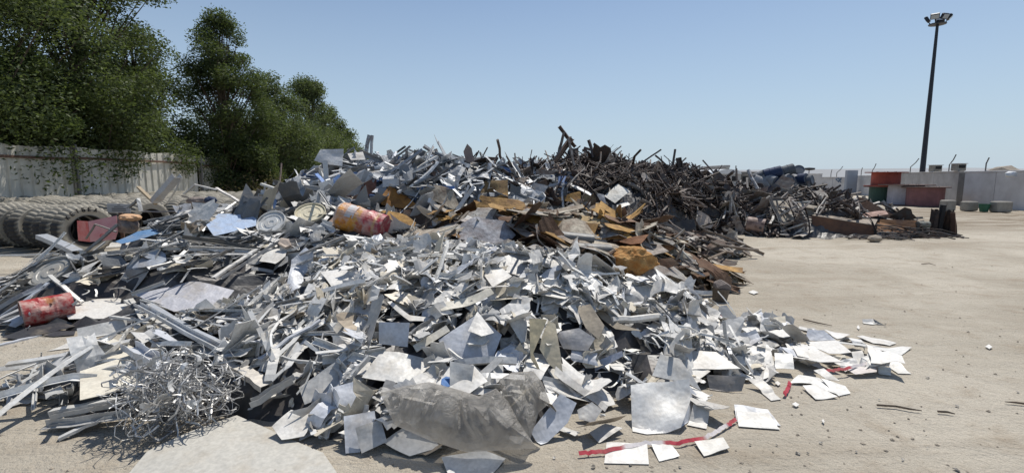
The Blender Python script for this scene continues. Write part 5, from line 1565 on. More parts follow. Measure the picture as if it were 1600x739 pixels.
KB = [
 ([(578.5, 212, 14.6), (572, 250, 14.6)], .16, 'N', (.34, .37, .40, .4), 'left one of two upright bars on the silver heap'),
 ([(583, 212, 14.5), (581, 250, 14.5)], .12, 'N', (.40, .43, .46, .4), 'right one of two upright bars on the silver heap'),
 ([(874, 198, 15.4), (886, 214, 15.3), (899, 230, 15.2)], .10, 'I', (.10, .075, .06, .1), 'long brown beam leaning left, highest of the crossing beams'),
 ([(881, 207, 15.3), (878, 220, 15.3), (873, 238, 15.3)], .13, 'box', (.16, .15, .14, .1), 'grey beam under the highest one of the crossing beams'),
 ([(893, 216, 15.2), (880, 234, 15.1), (868, 252, 15.0)], .14, 'I', (.20, .15, .12, .1), 'rusty beam slanting left below the crossing point'),
 ([(889, 217, 15.1), (894, 236, 15.0), (899, 259, 14.9)], .14, 'N', (.40, .37, .33, .1), 'pale beam slanting right below the crossing point'),
 ([(922, 226, 16.2), (926, 246, 16.2)], .10, 'box', (.07, .07, .08, .1), 'short dark post standing right of the crossing beams'),
 ([(912, 231, 16.0), (923, 234, 16.0)], .12, 'box', (.10, .09, .09, .1), 'short dark crossbar beside the dark post'),
 ([(930, 231, 16.4), (934, 252, 16.4)], .12, 'I', (.06, .06, .065, .1), 'thick jagged dark post right of the short one'),
 ([(941, 238, 16.4), (943, 256, 16.4)], .12, 'box', (.06, .055, .055, .1), 'second jagged dark post on the dark heap'),
 ([(995, 261, 17.2), (1012, 248, 17.2), (1033, 234, 17.2)], .06, 'round', (.09, .08, .075, .1), 'curved dark pipe rising right from the dark heap top'),
 ([(1024, 243, 17.2), (1044, 261, 17.2)], .08, 'box', (.07, .065, .06, .1), 'dark bar falling right beside the curved pipe'),
 ([(1055, 233, 17.6), (1051, 259, 17.6)], .09, 'box', (.05, .05, .055, .1), 'tallest straight dark post of the right dark heap'),
 ([(1060, 246, 17.6), (1063, 262, 17.6)], .16, 'I', (.05, .05, .05, .1), 'stout dark post right of the tallest straight one'),
 ([(1106, 262, 17.0), (1086, 266, 17.0), (1068, 259, 17.0)], .04, 'round', (.12, .11, .10, .1), 'thin drooping bar at the right end of the dark heap'),
 ([(982, 259, 16.6), (983, 240, 16.6)], .03, 'round', (.10, .09, .09, .1), 'thin upright rod left of the curved pipe'),
 ([(1150, 283, 17.0), (1150, 259, 17.0)], .035, 'round', (.10, .09, .09, .1), 'thin straight pole standing before the far sheds'),
 ([(1103, 300, 17.0), (1128, 258, 17.0)], .03, 'round', (.14, .13, .12, .1), 'thin slanting pole before the rounded shed roof'),
 ([(1169, 266, 17.0), (1175, 280, 16.8), (1184, 296, 16.6)], .12, 'round', (.50, .50, .50, .1), 'pale pipe slanting down left of the barrels'),
 ([(1036, 319, 15.9), (1075, 340, 15.7), (1115, 365, 15.5)], .11, 'N', (.46, .42, .38, .1), 'pale beam sloping down to the sand before the dark heap'),
 ([(838, 268, 14.2), (866, 270, 14.2)], .20, 'box', (.22, .20, .19, .1), 'short level grey beam in the face of the dark heap'),
 ([(1144, 311, 15.2), (1142, 334, 15.1)], .11, 'N', (.44, .43, .41, .2), 'pale upright strip in the right heap, left one of two'),
 ([(1143, 308, 15.2), (1153, 340, 15.1)], .09, 'N', (.46, .45, .42, .2), 'pale slanting strip in the right heap, right one of two'),
 ([(1234, 318, 15.8), (1283, 314, 15.8), (1281, 305, 15.8)], .09, 'round', (.48, .46, .42, .1), 'pale bent pipe with an upturned end above the rusty trough'),
 ([(1220, 362, 14.6), (1258, 348, 14.6), (1266, 355, 14.6)], .06, 'round', (.52, .50, .46, .1), 'pale bent tube at the foot of the right heap'),
 ([(1239, 368, 14.5), (1257, 354, 14.5), (1256, 361, 14.5), (1243, 363, 14.5)], .045, 'round', (.5, .48, .44, .1), 'looped pale tube at the foot of the right heap'),
 ([(1372, 367, 14.2), (1388, 373, 14.1), (1405, 380, 14.0)], .05, 'round', (.45, .43, .40, .1), 'pale thin bar lying by the stone'),
]
for pts, w, kd, cl, lab in KB:
    bar('metal_beam', pts, w, kd, cl, lab, 'beam', mat='iron', group=BG, t=.008)
# hoop
pts = [at(940 + 36 + math.cos(q) * 36, 321 - math.sin(q) * 34, 14.9 - .2 * math.cos(q)) for q in np.linspace(.25, 2.95, 16)]
o = MB().tube(pts, .065, 8, col=(.32, .30, .28, .1)).build('steel_hoop', M['iron'], rem='fixed'); tag(o, 'big grey steel hoop arching over the cream panel', 'hoop')
HERO_POLYS.append(([(940, 320), (945, 297), (968, 284), (992, 286), (1012, 318), (985, 322)], 15.3))
HERO_POLYS.append(([(1080, 342), (1094, 328), (1116, 350), (1110, 358)], 17))
# pipe stub
c = at(1181, 352, 14.9); ax = np.array([.80, -.55, -.12])
o = MB().lathe(c - ax * .25, ax, [(0, 0), (0, .235), (.5, .235), (.5, .15), (.1, .14), (.1, 0)], 22, (.30, .21, .18, 0)).build('pipe_stub', M['iron'], rem='fixed'); tag(o, 'fat pale pipe stub with a thick wall lying at the sand edge', 'pipe')
HERO_POLYS.append(([(1160, 340), (1195, 340), (1197, 365), (1163, 363)], 16))
# tilted framed panel
e_q = [at(1201, 311, 15.6), at(1228, 311, 15.6), at(1250, 344, 14.7), at(1222, 352, 14.7)]
cen = np.mean(e_q, 0)
e = empty('framed_board', cen); tag(e, 'tan framed panel with a ragged painted hole leaning in the right heap', 'panel')
P, Fc, B = polymesh([list(p) for p in (e_q[3], e_q[2], e_q[1], e_q[0])], 2, lambda P: np.zeros(len(P)))
V, Fc = thicken(P, Fc, B, .02); mk('panel', V, Fc, M['iron'], parent=e, col=(.34, .30, .23, 0)); remember(V, Fc, 'fixed')
for i in range(4):
    MB().prism([e_q[i], e_q[(i + 1) % 4]], profile('box', .12), col=(.12, .11, .10, .1)).build('frame_bar', M['iron'], e)
nn = np.cross(e_q[1] - e_q[0], e_q[3] - e_q[0]); nn /= np.linalg.norm(nn)
if nn[1] > 0: nn = -nn
hp = [cen + nn * .02 + (e_q[1] - e_q[0]) * .32 * math.cos(q) * rng.uniform(.6, 1) + (e_q[3] - e_q[0]) * .26 * math.sin(q) * rng.uniform(.6, 1) for q in np.linspace(0, 6.28, 12)[:-1]]
mk('hole', np.array(hp), [list(range(11))], M['dark'], parent=e)['label'] = 'dark patch painted as a ragged hole'  # dark patch drawn as the shade inside a hole; panel is uncut
HERO_POLYS.append(([(1201, 311), (1228, 311), (1250, 344), (1222, 352)], 17))
# rusty trough and its neighbours
RT = (.16, .075, .04, 0)
A_, B_, C_, D_ = at(1268, 337, 14.9), at(1366, 353, 14.5), at(1364, 374, 14.4), at(1272, 372, 14.7)
A2, B2 = at(1292, 334, 15.8), at(1372, 342, 15.6)
quad_box('rusty_trough', 'long open rusty steel trough on the sand left of the stone', 'trough', [[D_, C_, B_, A_], [A_ + [0, -.01, .01], B_ + [0, -.01, .01], B2, A2]], [M['rust_d'] if 'rust_d' in M else mat_plain('trough_rust', (.16, .08, .045), .85, 0, .5, 2.5, .3, (.07, .04, .03)), mat_plain('trough_lip', (.30, .25, .20), .8, 0, .3, 3, .2)], ['front_plate', 'folded_lip'], .03)
A_, B_, C_, D_ = at(1358, 342, 15.6), at(1432, 345, 14.9), at(1432, 364, 14.7), at(1368, 366, 15.0)
A2, B2 = at(1362, 338, 16.4), at(1436, 341, 15.9)
quad_box('rusty_bin', 'orange brown rusty bin between the trough and burnt drum stump', 'bin', [[D_, C_, B_, A_], [C_, C_ + [.25, 1.0, 0], B2, B_]], [mat_plain('bin_rust', (.22, .105, .04), .85, 0, .5, 2.0, .3, (.09, .05, .035)), mat_plain('bin_side', (.07, .055, .045), .9, 0, .3, 3, .2)], ['front_plate', 'side_plate'], .03)
for nm, pl, tl, cl, lab, dp in [
   ('sloping_plate', [(1340, 308), (1347, 309), (1408, 342), (1398, 344), (1352, 330)], 60, (.13, .075, .05, 0), 'long brown plate sloping down to the rusty bin', 16.8),
   ('pink_plate', [(1341, 334), (1383, 329), (1388, 335), (1355, 340)], 14, (.44, .29, .24, 0), 'flat pinkish plate resting above the rusty bin', 15.7),
   ('tan_plate', [(1259, 323), (1273, 325), (1271, 339), (1261, 345)], 66, (.40, .34, .27, 0), 'tan upright plate left of the rusty trough', 15.4),
   ('tan_plate', [(1246, 317), (1278, 323), (1272, 327), (1250, 323)], 30, (.42, .38, .31, 0), 'tan flat plate above the tan upright one', 15.5),
   ('grey_plate', [(1292, 330), (1330, 328), (1331, 337), (1300, 338)], 50, (.17, .17, .18, .1), 'grey plate behind the rusty trough lip', 15.6)]:
    hero(nm, pl, tl, cl, lab, 'plate', mat='rust', depth=dp, warp=.02, group='plates around the rusty trough', t=.02, cuts=2)
c = at(1442, 351, 14.8)
o = MB().lathe(c, (1, .1, 0), [(-.18, 0), (-.18, .10), (.18, .10), (.18, 0)], 14, (.22, .23, .2, 0)).build('grey_cylinder', M['iron'], rem='fixed'); tag(o, 'small grey green cylinder on the right end of the rusty bin', 'cylinder')
p = ground(1479, 368)
e = empty('burnt_drum', p); tag(e, 'burnt dark split drum stump standing at the end of the heap', 'drum')
prof_o = []
V, Fc = [], []
n = 22
for k, z in enumerate((0, .3, .6, .82)):
    for i in range(n + 1):
        q = -2.2 + 4.4 * i / n + math.pi / 2
        rr = .27 * (1 + .06 * math.sin(i * 2.1 + z * 5)) * (1 - .08 * z) + (.14 * (1 - z) if i in (0, 1, n - 1, n) else 0)
        V.append(p + [math.cos(q) * rr, .25 + math.sin(q) * rr, z * (1 - .12 * math.sin(i * .9) ** 2) if k == 3 else z])
Fc = [[k * (n + 1) + i, k * (n + 1) + i + 1, (k + 1) * (n + 1) + i + 1, (k + 1) * (n + 1) + i] for k in range(3) for i in range(n)]
P = np.array(V); B = []
B = [(i, i + 1) for i in range(n)] + [((k) * (n + 1) + n, (k + 1) * (n + 1) + n) for k in range(3)] + [(3 * (n + 1) + i + 1, 3 * (n + 1) + i) for i in range(n)] + [((k + 1) * (n + 1), k * (n + 1)) for k in range(3)]
V, Fc = thicken(P, Fc, B, .025); mk('shell', V, Fc, mat_plain('burnt_steel', (.045, .035, .03), .9, 0, .5, 4, .4, (.10, .06, .04)), parent=e)
MB().tube([p + [-.05, .25, .0], p + [-.02, .25, .5], p + [.0, .22, .95]], .08, 8).build('stub', M['dark'], e)
MB().prism([p + [.22, .0, .0], p + [.17, .02, .5], p + [.14, .03, .72]], profile('flat', .16, .012)).build('torn_strip', M['rail'], e)
p = ground(1370, 379)
V = [q / np.linalg.norm(q) * np.array([.19, .15, .11]) * rng.uniform(.85, 1.12) for q in rng.normal(size=(60, 3))]
VV, FF = hull(V); o = mk('stone', VV + p + [0, .1, .09], FF, M['stone']); tag(o, 'pale stone block on the sand in front of the rusty bin', 'stone')
HERO_POLYS.append(([(1463, 326), (1494, 326), (1500, 366), (1462, 366)], 19.0))
# white wire basket
c = ground(1456, 371) + [0, .35, 0]
s = MB()
for i in range(6):
    x = -.18 + .072 * i
    s.tube([c + [x, 0, 0], c + [x + .03, 0, .32]], .010, 4); 
for j in range(5): s.tube([c + [-.18 + .007 * j, 0, .08 * j], c + [.18 + .007 * j, 0, .08 * j]], .010, 4)
for i in range(6): s.tube([c + [-.18 + .072 * i, 0, 0], c + [-.18 + .072 * i, -.32, .02]], .010, 4)
o = s.build('wire_basket', M['roof'], rem='fixed'); tag(o, 'white wire basket left of the burnt drum stump', 'basket')

# barrels heaped at the back
BRL = [(1207, 270, 'b_blue', (.9, -.3, .25)), (1217, 276, 'b_blue', (.35, -.9, .15)), (1227, 267, 'b_grey', (.95, -.2, .3)), (1200, 280, 'b_white', (.5, -.8, -.3)), (1224, 283, 'b_white', (.3, -.9, .3)),
       (1236, 277, 'b_white', (.2, -.9, -.4)), (1245, 271, 'b_white', (-.2, -.8, .5)), (1247, 280, 'b_blue', (.5, -.8, .1)), (1190, 275, 'b_grey', (.9, -.3, .4)), (1212, 285, 'b_blue', (.7, -.6, -.2)),
       (1189, 285, 'b_white', (.9, -.2, -.4)), (1236, 287, 'b_blue', (.2, -.95, .1)), (1256, 284, 'b_grey', (.6, -.7, .2)), (1197, 290, 'b_grey', (.8, -.5, -.3)), (1205, 293, 'b_blue', (.9, -.3, -.2)), (1222, 291, 'b_grey', (.7, .7, .1))]
BL = ['dark blue barrel at the upper left of the barrel heap', 'dark blue barrel in the middle showing its end', 'grey barrel on the very top of the heap', 'pale barrel tipped down at the left', 'pale barrel low in the centre, end up',
      'pale barrel right of the centre, tipped down', 'pale barrel at the upper right leaning back', 'dark blue barrel under the leaning back pale one', 'grey barrel sliding off the upper left', 'dark blue barrel low beneath the middle one',
      'pale barrel lying long at the far left', 'dark blue barrel at the lower right', 'grey barrel at the right end', 'grey barrel at the lower left', 'dark blue barrel lowest at the left bottom', 'grey barrel at the bottom centre']
for (u, v, mt, ax), lab in zip(BRL, BL):
    c = at(u, v, 23.0 + rng.uniform(-.3, .3)); a = np.array(ax) / np.linalg.norm(ax)
    e = empty('barrel', c); tag(e, lab + ' at the back', 'barrel', 'barrels heaped at the back')
    Rr, L = .245, .76
    m = MB().lathe(c - a * L / 2, a, [(0, Rr * .9), (.02, Rr), (L * .33, Rr), (L * .35, Rr * 1.05), (L * .37, Rr), (L * .63, Rr), (L * .65, Rr * 1.05), (L * .67, Rr), (L - .02, Rr), (L, Rr * .92)], 18)
    m.build('shell', M[mt], e, rem='fixed')
    HERO_POLYS.append(([(u + 9 * math.cos(q), v + 8 * math.sin(q)) for q in np.linspace(0, 6.28, 9)[:-1]], np.linalg.norm(c - C_CAM)))
    MB().lathe(c + a * (L / 2 - .02), a, [(-.03, 0), (-.03, Rr * .93), (.005, Rr * .93), (.005, 0)], 18).build('end', M['b_lid'], e)
    MB().lathe(c - a * (L / 2 - .02), -a, [(-.03, 0), (-.03, Rr * .9), (.005, Rr * .9), (.005, 0)], 18).build('end', M['b_lid'], e)

# striped tape
def tape(pts, label, w=.026):
    P = []
    for p in pts:
        q = hit(*p); D = q - np.array([0, 0, CAM_Z]); P.append(q - D / np.linalg.norm(D) * .07)
    P = np.array(P); P[:, 2] = np.maximum(P[:, 2], .03)
    Q = []
    for i in range(len(P) - 1):
        for k in range(8): Q.append(P[i] + (P[i + 1] - P[i]) * k / 8 + rng.normal(size=3) * .003)
    Q.append(P[-1]); Q = np.array(Q)
    V, Fc = sweep(Q, profile('flat', w, .0015), 1.0, True, None, (0.3, -.6, .7))
    ln = np.concatenate([[0], np.cumsum(np.linalg.norm(np.diff(Q, axis=0), axis=1))])
    col = []
    for i in range(len(Q)):
        red = (ln[i] % .62) < .34
        col += [(.50, .05, .07, 0) if red else (.72, .66, .64, 0)] * 4
    o = mk('barrier_tape', V, Fc, M['sheet'], col=np.array(col)); tag(o, label, 'tape', 'striped barrier tape'); remember(V, Fc, 'fixed')
tape([(905, 708), (945, 705), (1010, 691), (1060, 693), (1100, 684), (1130, 668), (1150, 656)], 'red and white striped tape along the front right of the heap')
tape([(1290, 579), (1320, 576), (1352, 568), (1382, 562)], 'red tape strip among the sheets on the sand')
tape([(1112, 498), (1140, 494), (1165, 502), (1195, 507)], 'faint red tape behind the crumpled standing sheet', .03)
tape([(1226, 618), (1232, 606), (1234, 598)], 'short red tape scrap by the curved grey plate', .03)

# sticks on the open sand
for k, (pts, lab) in enumerate([([(1370, 636), (1400, 638), (1420, 642), (1440, 645)], 'long thin dark twig on the open sand'), ([(1465, 646), (1480, 647), (1492, 650)], 'short dark twig right of the long thin one'), ([(1600, 634), (1585, 632), (1570, 631)], 'dark twig at the photo edge on the sand'),
          ([(1440, 414), (1452, 413), (1462, 416)], 'tiny dark twig far out on the sand'), ([(1255, 501), (1275, 506), (1300, 511)], 'thin wire lying behind the sand sheets')]):
    P = np.array([ground(u, v) + [0, 0, .02] for u, v in pts])
    o = MB().tube(P, .007, 5, rad=[1.2] * (len(P) - 1) + [.5]).build('twig', M['bark']); tag(o, lab, 'twig', 'twigs on the sand')
# ------------------------------------------------------------------ loose scrap thrown over the heaps
C0 = np.array([0, 0, CAM_Z])
HB = [(np.array(pl), np.min(pl, 0), np.max(pl, 0), d) for pl, d in HERO_POLYS]
HLO = np.array([h[1] for h in HB]); HHI = np.array([h[2] for h in HB]); HD = np.array([h[3] for h in HB])
SA = np.concatenate([s[0][:-1] for s in HERO_SEGS]); SB = np.concatenate([s[0][1:] for s in HERO_SEGS])
SD = np.concatenate([[s[1]] * (len(s[0]) - 1) for s in HERO_SEGS]); SR = np.concatenate([[s[2]] * (len(s[0]) - 1) for s in HERO_SEGS])
def covers(V, share=.16):
    """True where loose scrap would hide a traced piece lying behind it"""
    V = np.asarray(V).reshape(-1, 3)
    if len(V) > 14: V = V[:: max(1, len(V) // 12)]
    uv = proj(V); dd = np.linalg.norm(V - C0, axis=1)
    lo, hi, dm = uv.min(0), uv.max(0), dd.min()
    k = np.nonzero((HLO[:, 0] < hi[0]) & (HHI[:, 0] > lo[0]) & (HLO[:, 1] < hi[1]) & (HHI[:, 1] > lo[1]) & (dm < HD + .10))[0]
    for i in k:
        n = sum(1 for j in range(len(V)) if dd[j] < HD[i] + .10 and in_poly(uv[j], HB[i][0]))
        if n > share * len(V): return True
    c = uv.mean(0)
    pts = np.concatenate([uv[::3], c[None]])
    for q in pts:
        ab = SB - SA; t_ = np.clip(((q - SA) * ab).sum(1) / np.maximum((ab * ab).sum(1), 1e-6), 0, 1)
        d = np.linalg.norm(q - SA - ab * t_[:, None], axis=1)
        if ((d < SR) & (dm < SD + .04)).any(): return True
    return False

def jitter_dir(n, sd):
    v = n + rng.normal(size=3) * sd
    return v / np.linalg.norm(v)

def sample_ellipse(cx, cy, rx, ry):
    q = rng.random() * 2 * math.pi; r_ = math.sqrt(rng.random())
    return cx + math.cos(q) * r_ * rx, cy + math.sin(q) * r_ * ry

def tone(base, var):
    k = 1 + rng.normal() * var
    return np.clip(np.array(base[:3]) * k, .02, .86).tolist() + [base[3] if len(base) > 3 else 0]

def sheet_colour(lay):
    k = rng.random()
    if k < .40: return tone((.70, .68, .64, .03), .10)
    if k < .70: return tone((.58, .57, .545, .16), .14)
    if k < .80: return tone((.44, .43, .41, .2), .2)
    if k < .88: return tone((.60, .615, .65, .15), .08)
    if k < .96: return tone((.60, .54, .43, 0), .14)
    return tone((.30, .25, .19, .0), .3)

def throw_sheets(n, ell, size, kind, colf, tilt=.45, forms=None, zoff=(-.10, .10), thick=.003, maxdepth=None, clip=None, asp=(.32, 1.0), cluster=(1, 5), yawf=None, res=5, mat='sheet'):
    made = 0; guard = 0
    forms = forms or [('flat', .26), ('fold', .30), ('fold2', .12), ('curl', .18), ('crumple', .14)]
    names = [f for f, _ in forms]; pr = np.array([w for _, w in forms]); pr /= pr.sum()
    while made < n and guard < n * 4:
        guard += 1
        x, y = sample_ellipse(*ell)
        h = float(H(x, y))
        if h < .05 or rng.random() < min(.85, hollow(x, y) * 5.5): continue
        if clip and not clip(x, y): continue
        nb = Hn(x, y)
        nrm = jitter_dir(nb, tilt)
        yaw = yawf(x, y) if yawf else rng.random() * 6.28
        m = rng.integers(*cluster)
        w0 = rng.uniform(*size); col0 = colf(0)
        lay = rng.uniform(*zoff)
        for k in range(m):
            w = w0 * rng.uniform(.8, 1.2); l = w / rng.uniform(*asp)
            form = rng.choice(names, p=pr)
            V, Fc = sheet_geo(w, l, rng, form, res, res, thick)
            nk = jitter_dir(nrm, .13)
            fr = frame_from(nk, yaw + rng.normal() * .35)
            c = np.array([x, y, h + lay + k * .012]) + fr[:, 0] * rng.normal() * w * .28 + fr[:, 1] * rng.normal() * w * .28
            V = V @ fr.T + c
            if covers(V): continue
            zl = .005 + .012 * rng.random() - V[:, 2].min()
            if zl > .22: continue
            if zl > 0: V[:, 2] += zl
            piece(kind, V, Fc, colf(0) if rng.random() < .5 else col0, dict(size=math.sqrt(w * l), form=form, n=nk, mat=mat, asp=l / w))
            made += 1

def throw_bars(n, ell, Ls, ws, kinds, kind, colf, mat, yawf=None, elev=.25, zoff=(-.08, .10), bend=.06, clip=None, t=.002, res=5):
    made = 0; guard = 0
    while made < n and guard < n * 5:
        guard += 1
        x, y = sample_ellipse(*ell)
        h = float(H(x, y))
        if h < .05 or rng.random() < min(.85, hollow(x, y) * 5.5): continue
        if clip and not clip(x, y): continue
        nb = Hn(x, y)
        yaw = yawf(x, y) if yawf else rng.random() * 6.28
        d = np.array([math.cos(yaw), math.sin(yaw), 0]); d = d - nb * np.dot(d, nb) + np.array([0, 0, rng.normal() * elev]); d /= np.linalg.norm(d)
        L = rng.uniform(*Ls); w = rng.uniform(*ws)
        V, Fc = strip_geo(L, w, rng.choice(kinds), rng, bend, res, t)
        up = jitter_dir(nb, .6); z = up - d * np.dot(up, d); z /= np.linalg.norm(z)
        fr = np.stack([d, np.cross(z, d), z], 1)
        c = np.array([x, y, h + rng.uniform(*zoff) + abs(d[2]) * L * .22])
        V = V @ fr.T + c
        if covers(V): continue
        zl = .005 + .012 * rng.random() - V[:, 2].min()
        if zl > .3: continue
        if zl > 0: V[:, 2] += zl
        piece(kind, V, Fc, colf(0), dict(size=L, form='bar', n=z, d=d, mat=mat, asp=L / w))
        made += 1

# near heap
VB = ([-100, 560, 640, 720, 790, 870, 940, 1060, 1150, 1700], [372, 372, 376, 386, 388, 398, 428, 452, 480, 480])
def near(x, y):
    if y > 7.0 or (x < -2.2 and y > 5.9): return False
    if x > 2.1 and rng.random() > .35: return False
    q = proj([x, y, float(H(x, y)) + .05])[0]
    return q[1] > np.interp(q[0], *VB)
throw_sheets(1500, (-0.2, 5.3, 3.2, 2.35), (.08, .22), 'sheet_scrap', sheet_colour, .28, clip=near, zoff=(-.12, .05))
throw_sheets(1300, (-0.1, 5.0, 3.1, 2.1), (.06, .17), 'sheet_scrap', sheet_colour, .36, clip=near, zoff=(-.06, .07))
throw_sheets(900, (-0.1, 6.0, 2.7, 1.3), (.06, .18), 'sheet_scrap', sheet_colour, .28, clip=near, zoff=(-.03, .08))
throw_sheets(110, (2.4, 5.0, 1.3, .9), (.07, .22), 'sheet_scrap', sheet_colour, .11, zoff=(-.05, .02))
throw_sheets(420, (-2.2, 4.8, 2.2, 1.6), (.08, .24), 'sheet_scrap', sheet_colour, .35, zoff=(-.10, .05))
throw_sheets(1100, (-0.2, 5.2, 3.1, 2.3), (.025, .075), 'sheet_scrap', sheet_colour, .6, clip=near, zoff=(-.04, .05), res=3)
throw_bars(600, (-0.2, 5.2, 3.0, 2.3), (.06, .28), (.006, .02), ['flat'], 'metal_strip', lambda _: tone((.64, .635, .615, .25), .16), 'sheet', None, .3, bend=.5, clip=near, zoff=(-.04, .06))
throw_bars(500, (-3.6, 6.4, 3.2, 2.6), (.08, .35), (.006, .022), ['flat', 'L'], 'metal_strip', lambda _: tone((.60, .60, .58, .25), .2), 'sheet', None, .25, bend=.4, zoff=(-.04, .06))
crest = lambda x, y: (x < 2.6)
silver_bar = lambda _: tone((.64, .635, .615, .2), .16) if rng.random() < .75 else tone((.28, .285, .29, .3), .3)
throw_bars(260, (0.2, 5.2, 3.0, 2.1), (.2, .7), (.012, .05), ['flat', 'L', 'flat', 'N'], 'metal_strip', silver_bar, 'sheet', None, .25, bend=.25, clip=near)
# channels on the left run down toward the lower right of the heap
ly = lambda x, y: rng.normal(-.75, .45) if rng.random() < .55 else rng.normal(.55, .5)
throw_bars(330, (-2.6, 4.9, 2.3, 1.6), (.3, 1.0), (.018, .06), ['N', 'U', 'L', 'flat'], 'metal_strip', silver_bar, 'sheet', ly, .08, bend=.06)
dark_bar = lambda _: tone((.085, .09, .095, .3), .4) if rng.random() < .5 else tone((.56, .555, .54, .2), .2)
ly2 = lambda x, y: rng.normal(.62, .38) if rng.random() < .7 else rng.random() * 3.1
throw_bars(520, (-4.6, 7.3, 2.9, 2.0), (.3, 1.3), (.012, .055), ['N', 'U', 'L', 'flat', 'flat'], 'metal_strip', dark_bar, 'sheet', ly2, .12, bend=.05)
grey_sheet = lambda _: tone((.20, .21, .22, .3), .4) if rng.random() < .4 else sheet_colour(0)
throw_sheets(420, (-4.4, 7.6, 2.9, 2.1), (.10, .34), 'sheet_scrap', grey_sheet, .3, zoff=(-.08, .08), cluster=(1, 3))
throw_sheets(260, (-3.6, 10.2, 3.2, 2.3), (.18, .5), 'sheet_scrap', grey_sheet, .45, zoff=(-.05, .12), cluster=(1, 3))
throw_bars(240, (-3.9, 10.3, 3.2, 2.5), (.3, 1.3), (.015, .07), ['N', 'U', 'L', 'flat'], 'metal_strip', dark_bar, 'sheet', None, .15)
# rusty middle
def rust_col(_):
    k = rng.random()
    if k < .42: return tone((.50, .45, .36, 0), .13)
    if k < .58: return tone((.42, .25, .08, 0), .18)
    if k < .84: return tone((.15, .09, .055, 0), .3)
    return tone((.42, .41, .38, .05), .2)
ry_ = lambda x, y: rng.normal(-.22, .3)
rc = lambda x, y: y > 6.3 and x > -1.6 and (lambda q: q[1] < np.interp(q[0], *VB) + 4)(proj([x, y, float(H(x, y)) + .05])[0])
throw_sheets(70, (0.5, 8.0, 3.0, 1.5), (.26, .44), 'rusty_sheet', rust_col, .12, forms=[('flat', .45), ('curl', .45), ('fold', .1)], zoff=(.02, .12), thick=.01, clip=rc, asp=(.28, .5), cluster=(1, 2), yawf=lambda x, y: ry_(x, y) + 1.57, mat='rust', res=6)
throw_sheets(420, (0.6, 8.2, 3.2, 1.7), (.10, .26), 'rusty_sheet', rust_col, .13, forms=[('flat', .45), ('curl', .35), ('crumple', .2)], zoff=(-.04, .10), thick=.008, clip=rc, asp=(.22, .5), cluster=(1, 4), yawf=lambda x, y: ry_(x, y) + 1.57, mat='rust')
throw_sheets(190, (2.4, 8.3, 1.8, 1.0), (.06, .18), 'rusty_sheet', rust_col, .35, forms=[('flat', .3), ('curl', .3), ('crumple', .4)], zoff=(-.04, .06), thick=.008, asp=(.3, .9), cluster=(1, 3), mat='rust')
flat_col = lambda _: tone((.44, .41, .36, 0), .22) if rng.random() < .7 else tone((.16, .13, .11, .1), .3)
throw_sheets(420, (2.6, 11.6, 2.9, 2.6), (.12, .34), 'rusty_sheet', flat_col, .2, zoff=(-.03, .08), thick=.01, asp=(.35, .9), cluster=(1, 4), mat='rust')
throw_sheets(140, (-0.4, 10.4, 2.2, 1.6), (.15, .38), 'rusty_sheet', rust_col, .35, zoff=(-.03, .12), thick=.012, asp=(.35, .8), cluster=(1, 3), mat='rust')
throw_bars(120, (2.6, 11.0, 2.8, 2.6), (.4, 1.4), (.03, .08), ['box', 'L', 'round'], 'iron_bar', lambda _: tone((.25, .21, .17, 0), .35), 'iron', None, .15)
# silver heap at the back
def heap_col(_):
    k = rng.random()
    if k < .34: return tone((.50, .515, .535, .3), .2)
    if k < .56: return tone((.68, .68, .67, .1), .1)
    if k < .92: return tone((.20, .215, .235, .4), .35)
    if k < .96: return tone((.22, .15, .12, 0), .2)
    return tone((.10, .19, .40, .1), .2)
throw_sheets(1050, (-3.0, 14.2, 4.8, 3.2), (.16, .50), 'sheet_offcut', heap_col, .45, forms=[('flat', .25), ('fold', .3), ('curl', .2), ('crumple', .25)], zoff=(-.10, .20), thick=.006, cluster=(1, 3), clip=lambda x, y: y < 16.4, res=4)
throw_bars(620, (-3.0, 14.2, 4.8, 3.2), (.5, 1.6), (.03, .12), ['N', 'L', 'flat', 'box'], 'metal_strip', lambda _: heap_col(0), 'sheet', None, .27, bend=.12, clip=lambda x, y: y < 16.4, zoff=(-.05, .16), res=4)
# dark heaps
iron_col = lambda _: (tone((.05, .044, .041, .1), .45) if rng.random() < .70 else tone((.16, .135, .12, .1), .35)) if rng.random() < .93 else tone((.40, .37, .33, .05), .15)
for ell, n in (((2.3, 16.0, 3.9, 3.0), 2300), ((5.6, 17.9, 3.5, 2.7), 2000)):
    throw_bars(n, ell, (.3, 1.7), (.010, .06), ['round', 'box', 'L', 'round', 'round'], 'iron_bar', iron_col, 'iron', None, .30, zoff=(-.12, .12), bend=.22, t=.004, clip=lambda x, y: y < 18.6, res=3)
    throw_sheets(n // 11, ell, (.2, .55), 'iron_plate', lambda _: tone((.10, .085, .08, .1), .5) if rng.random() < .7 else tone((.34, .30, .26, 0), .25), .7, zoff=(-.1, .15), thick=.012, cluster=(1, 2), clip=lambda x, y: y < 18.6, mat='iron', res=4)
    throw_sheets(60, ell, (.25, .6), 'iron_plate', lambda _: tone((.07, .06, .055, .1), .5) if rng.random() < .75 else tone((.26, .22, .19, 0), .25), .7, forms=[('curl', .4), ('fold', .3), ('crumple', .3)], zoff=(-.05, .15), thick=.012, cluster=(1, 2), clip=lambda x, y: y < 18.6, mat='iron')
    throw_bars(60, ell, (1.0, 2.4), (.05, .11), ['round', 'round', 'I', 'U'], 'iron_bar', iron_col, 'iron', None, .25, zoff=(-.05, .15), bend=.35, t=.006, clip=lambda x, y: y < 18.6, res=8)
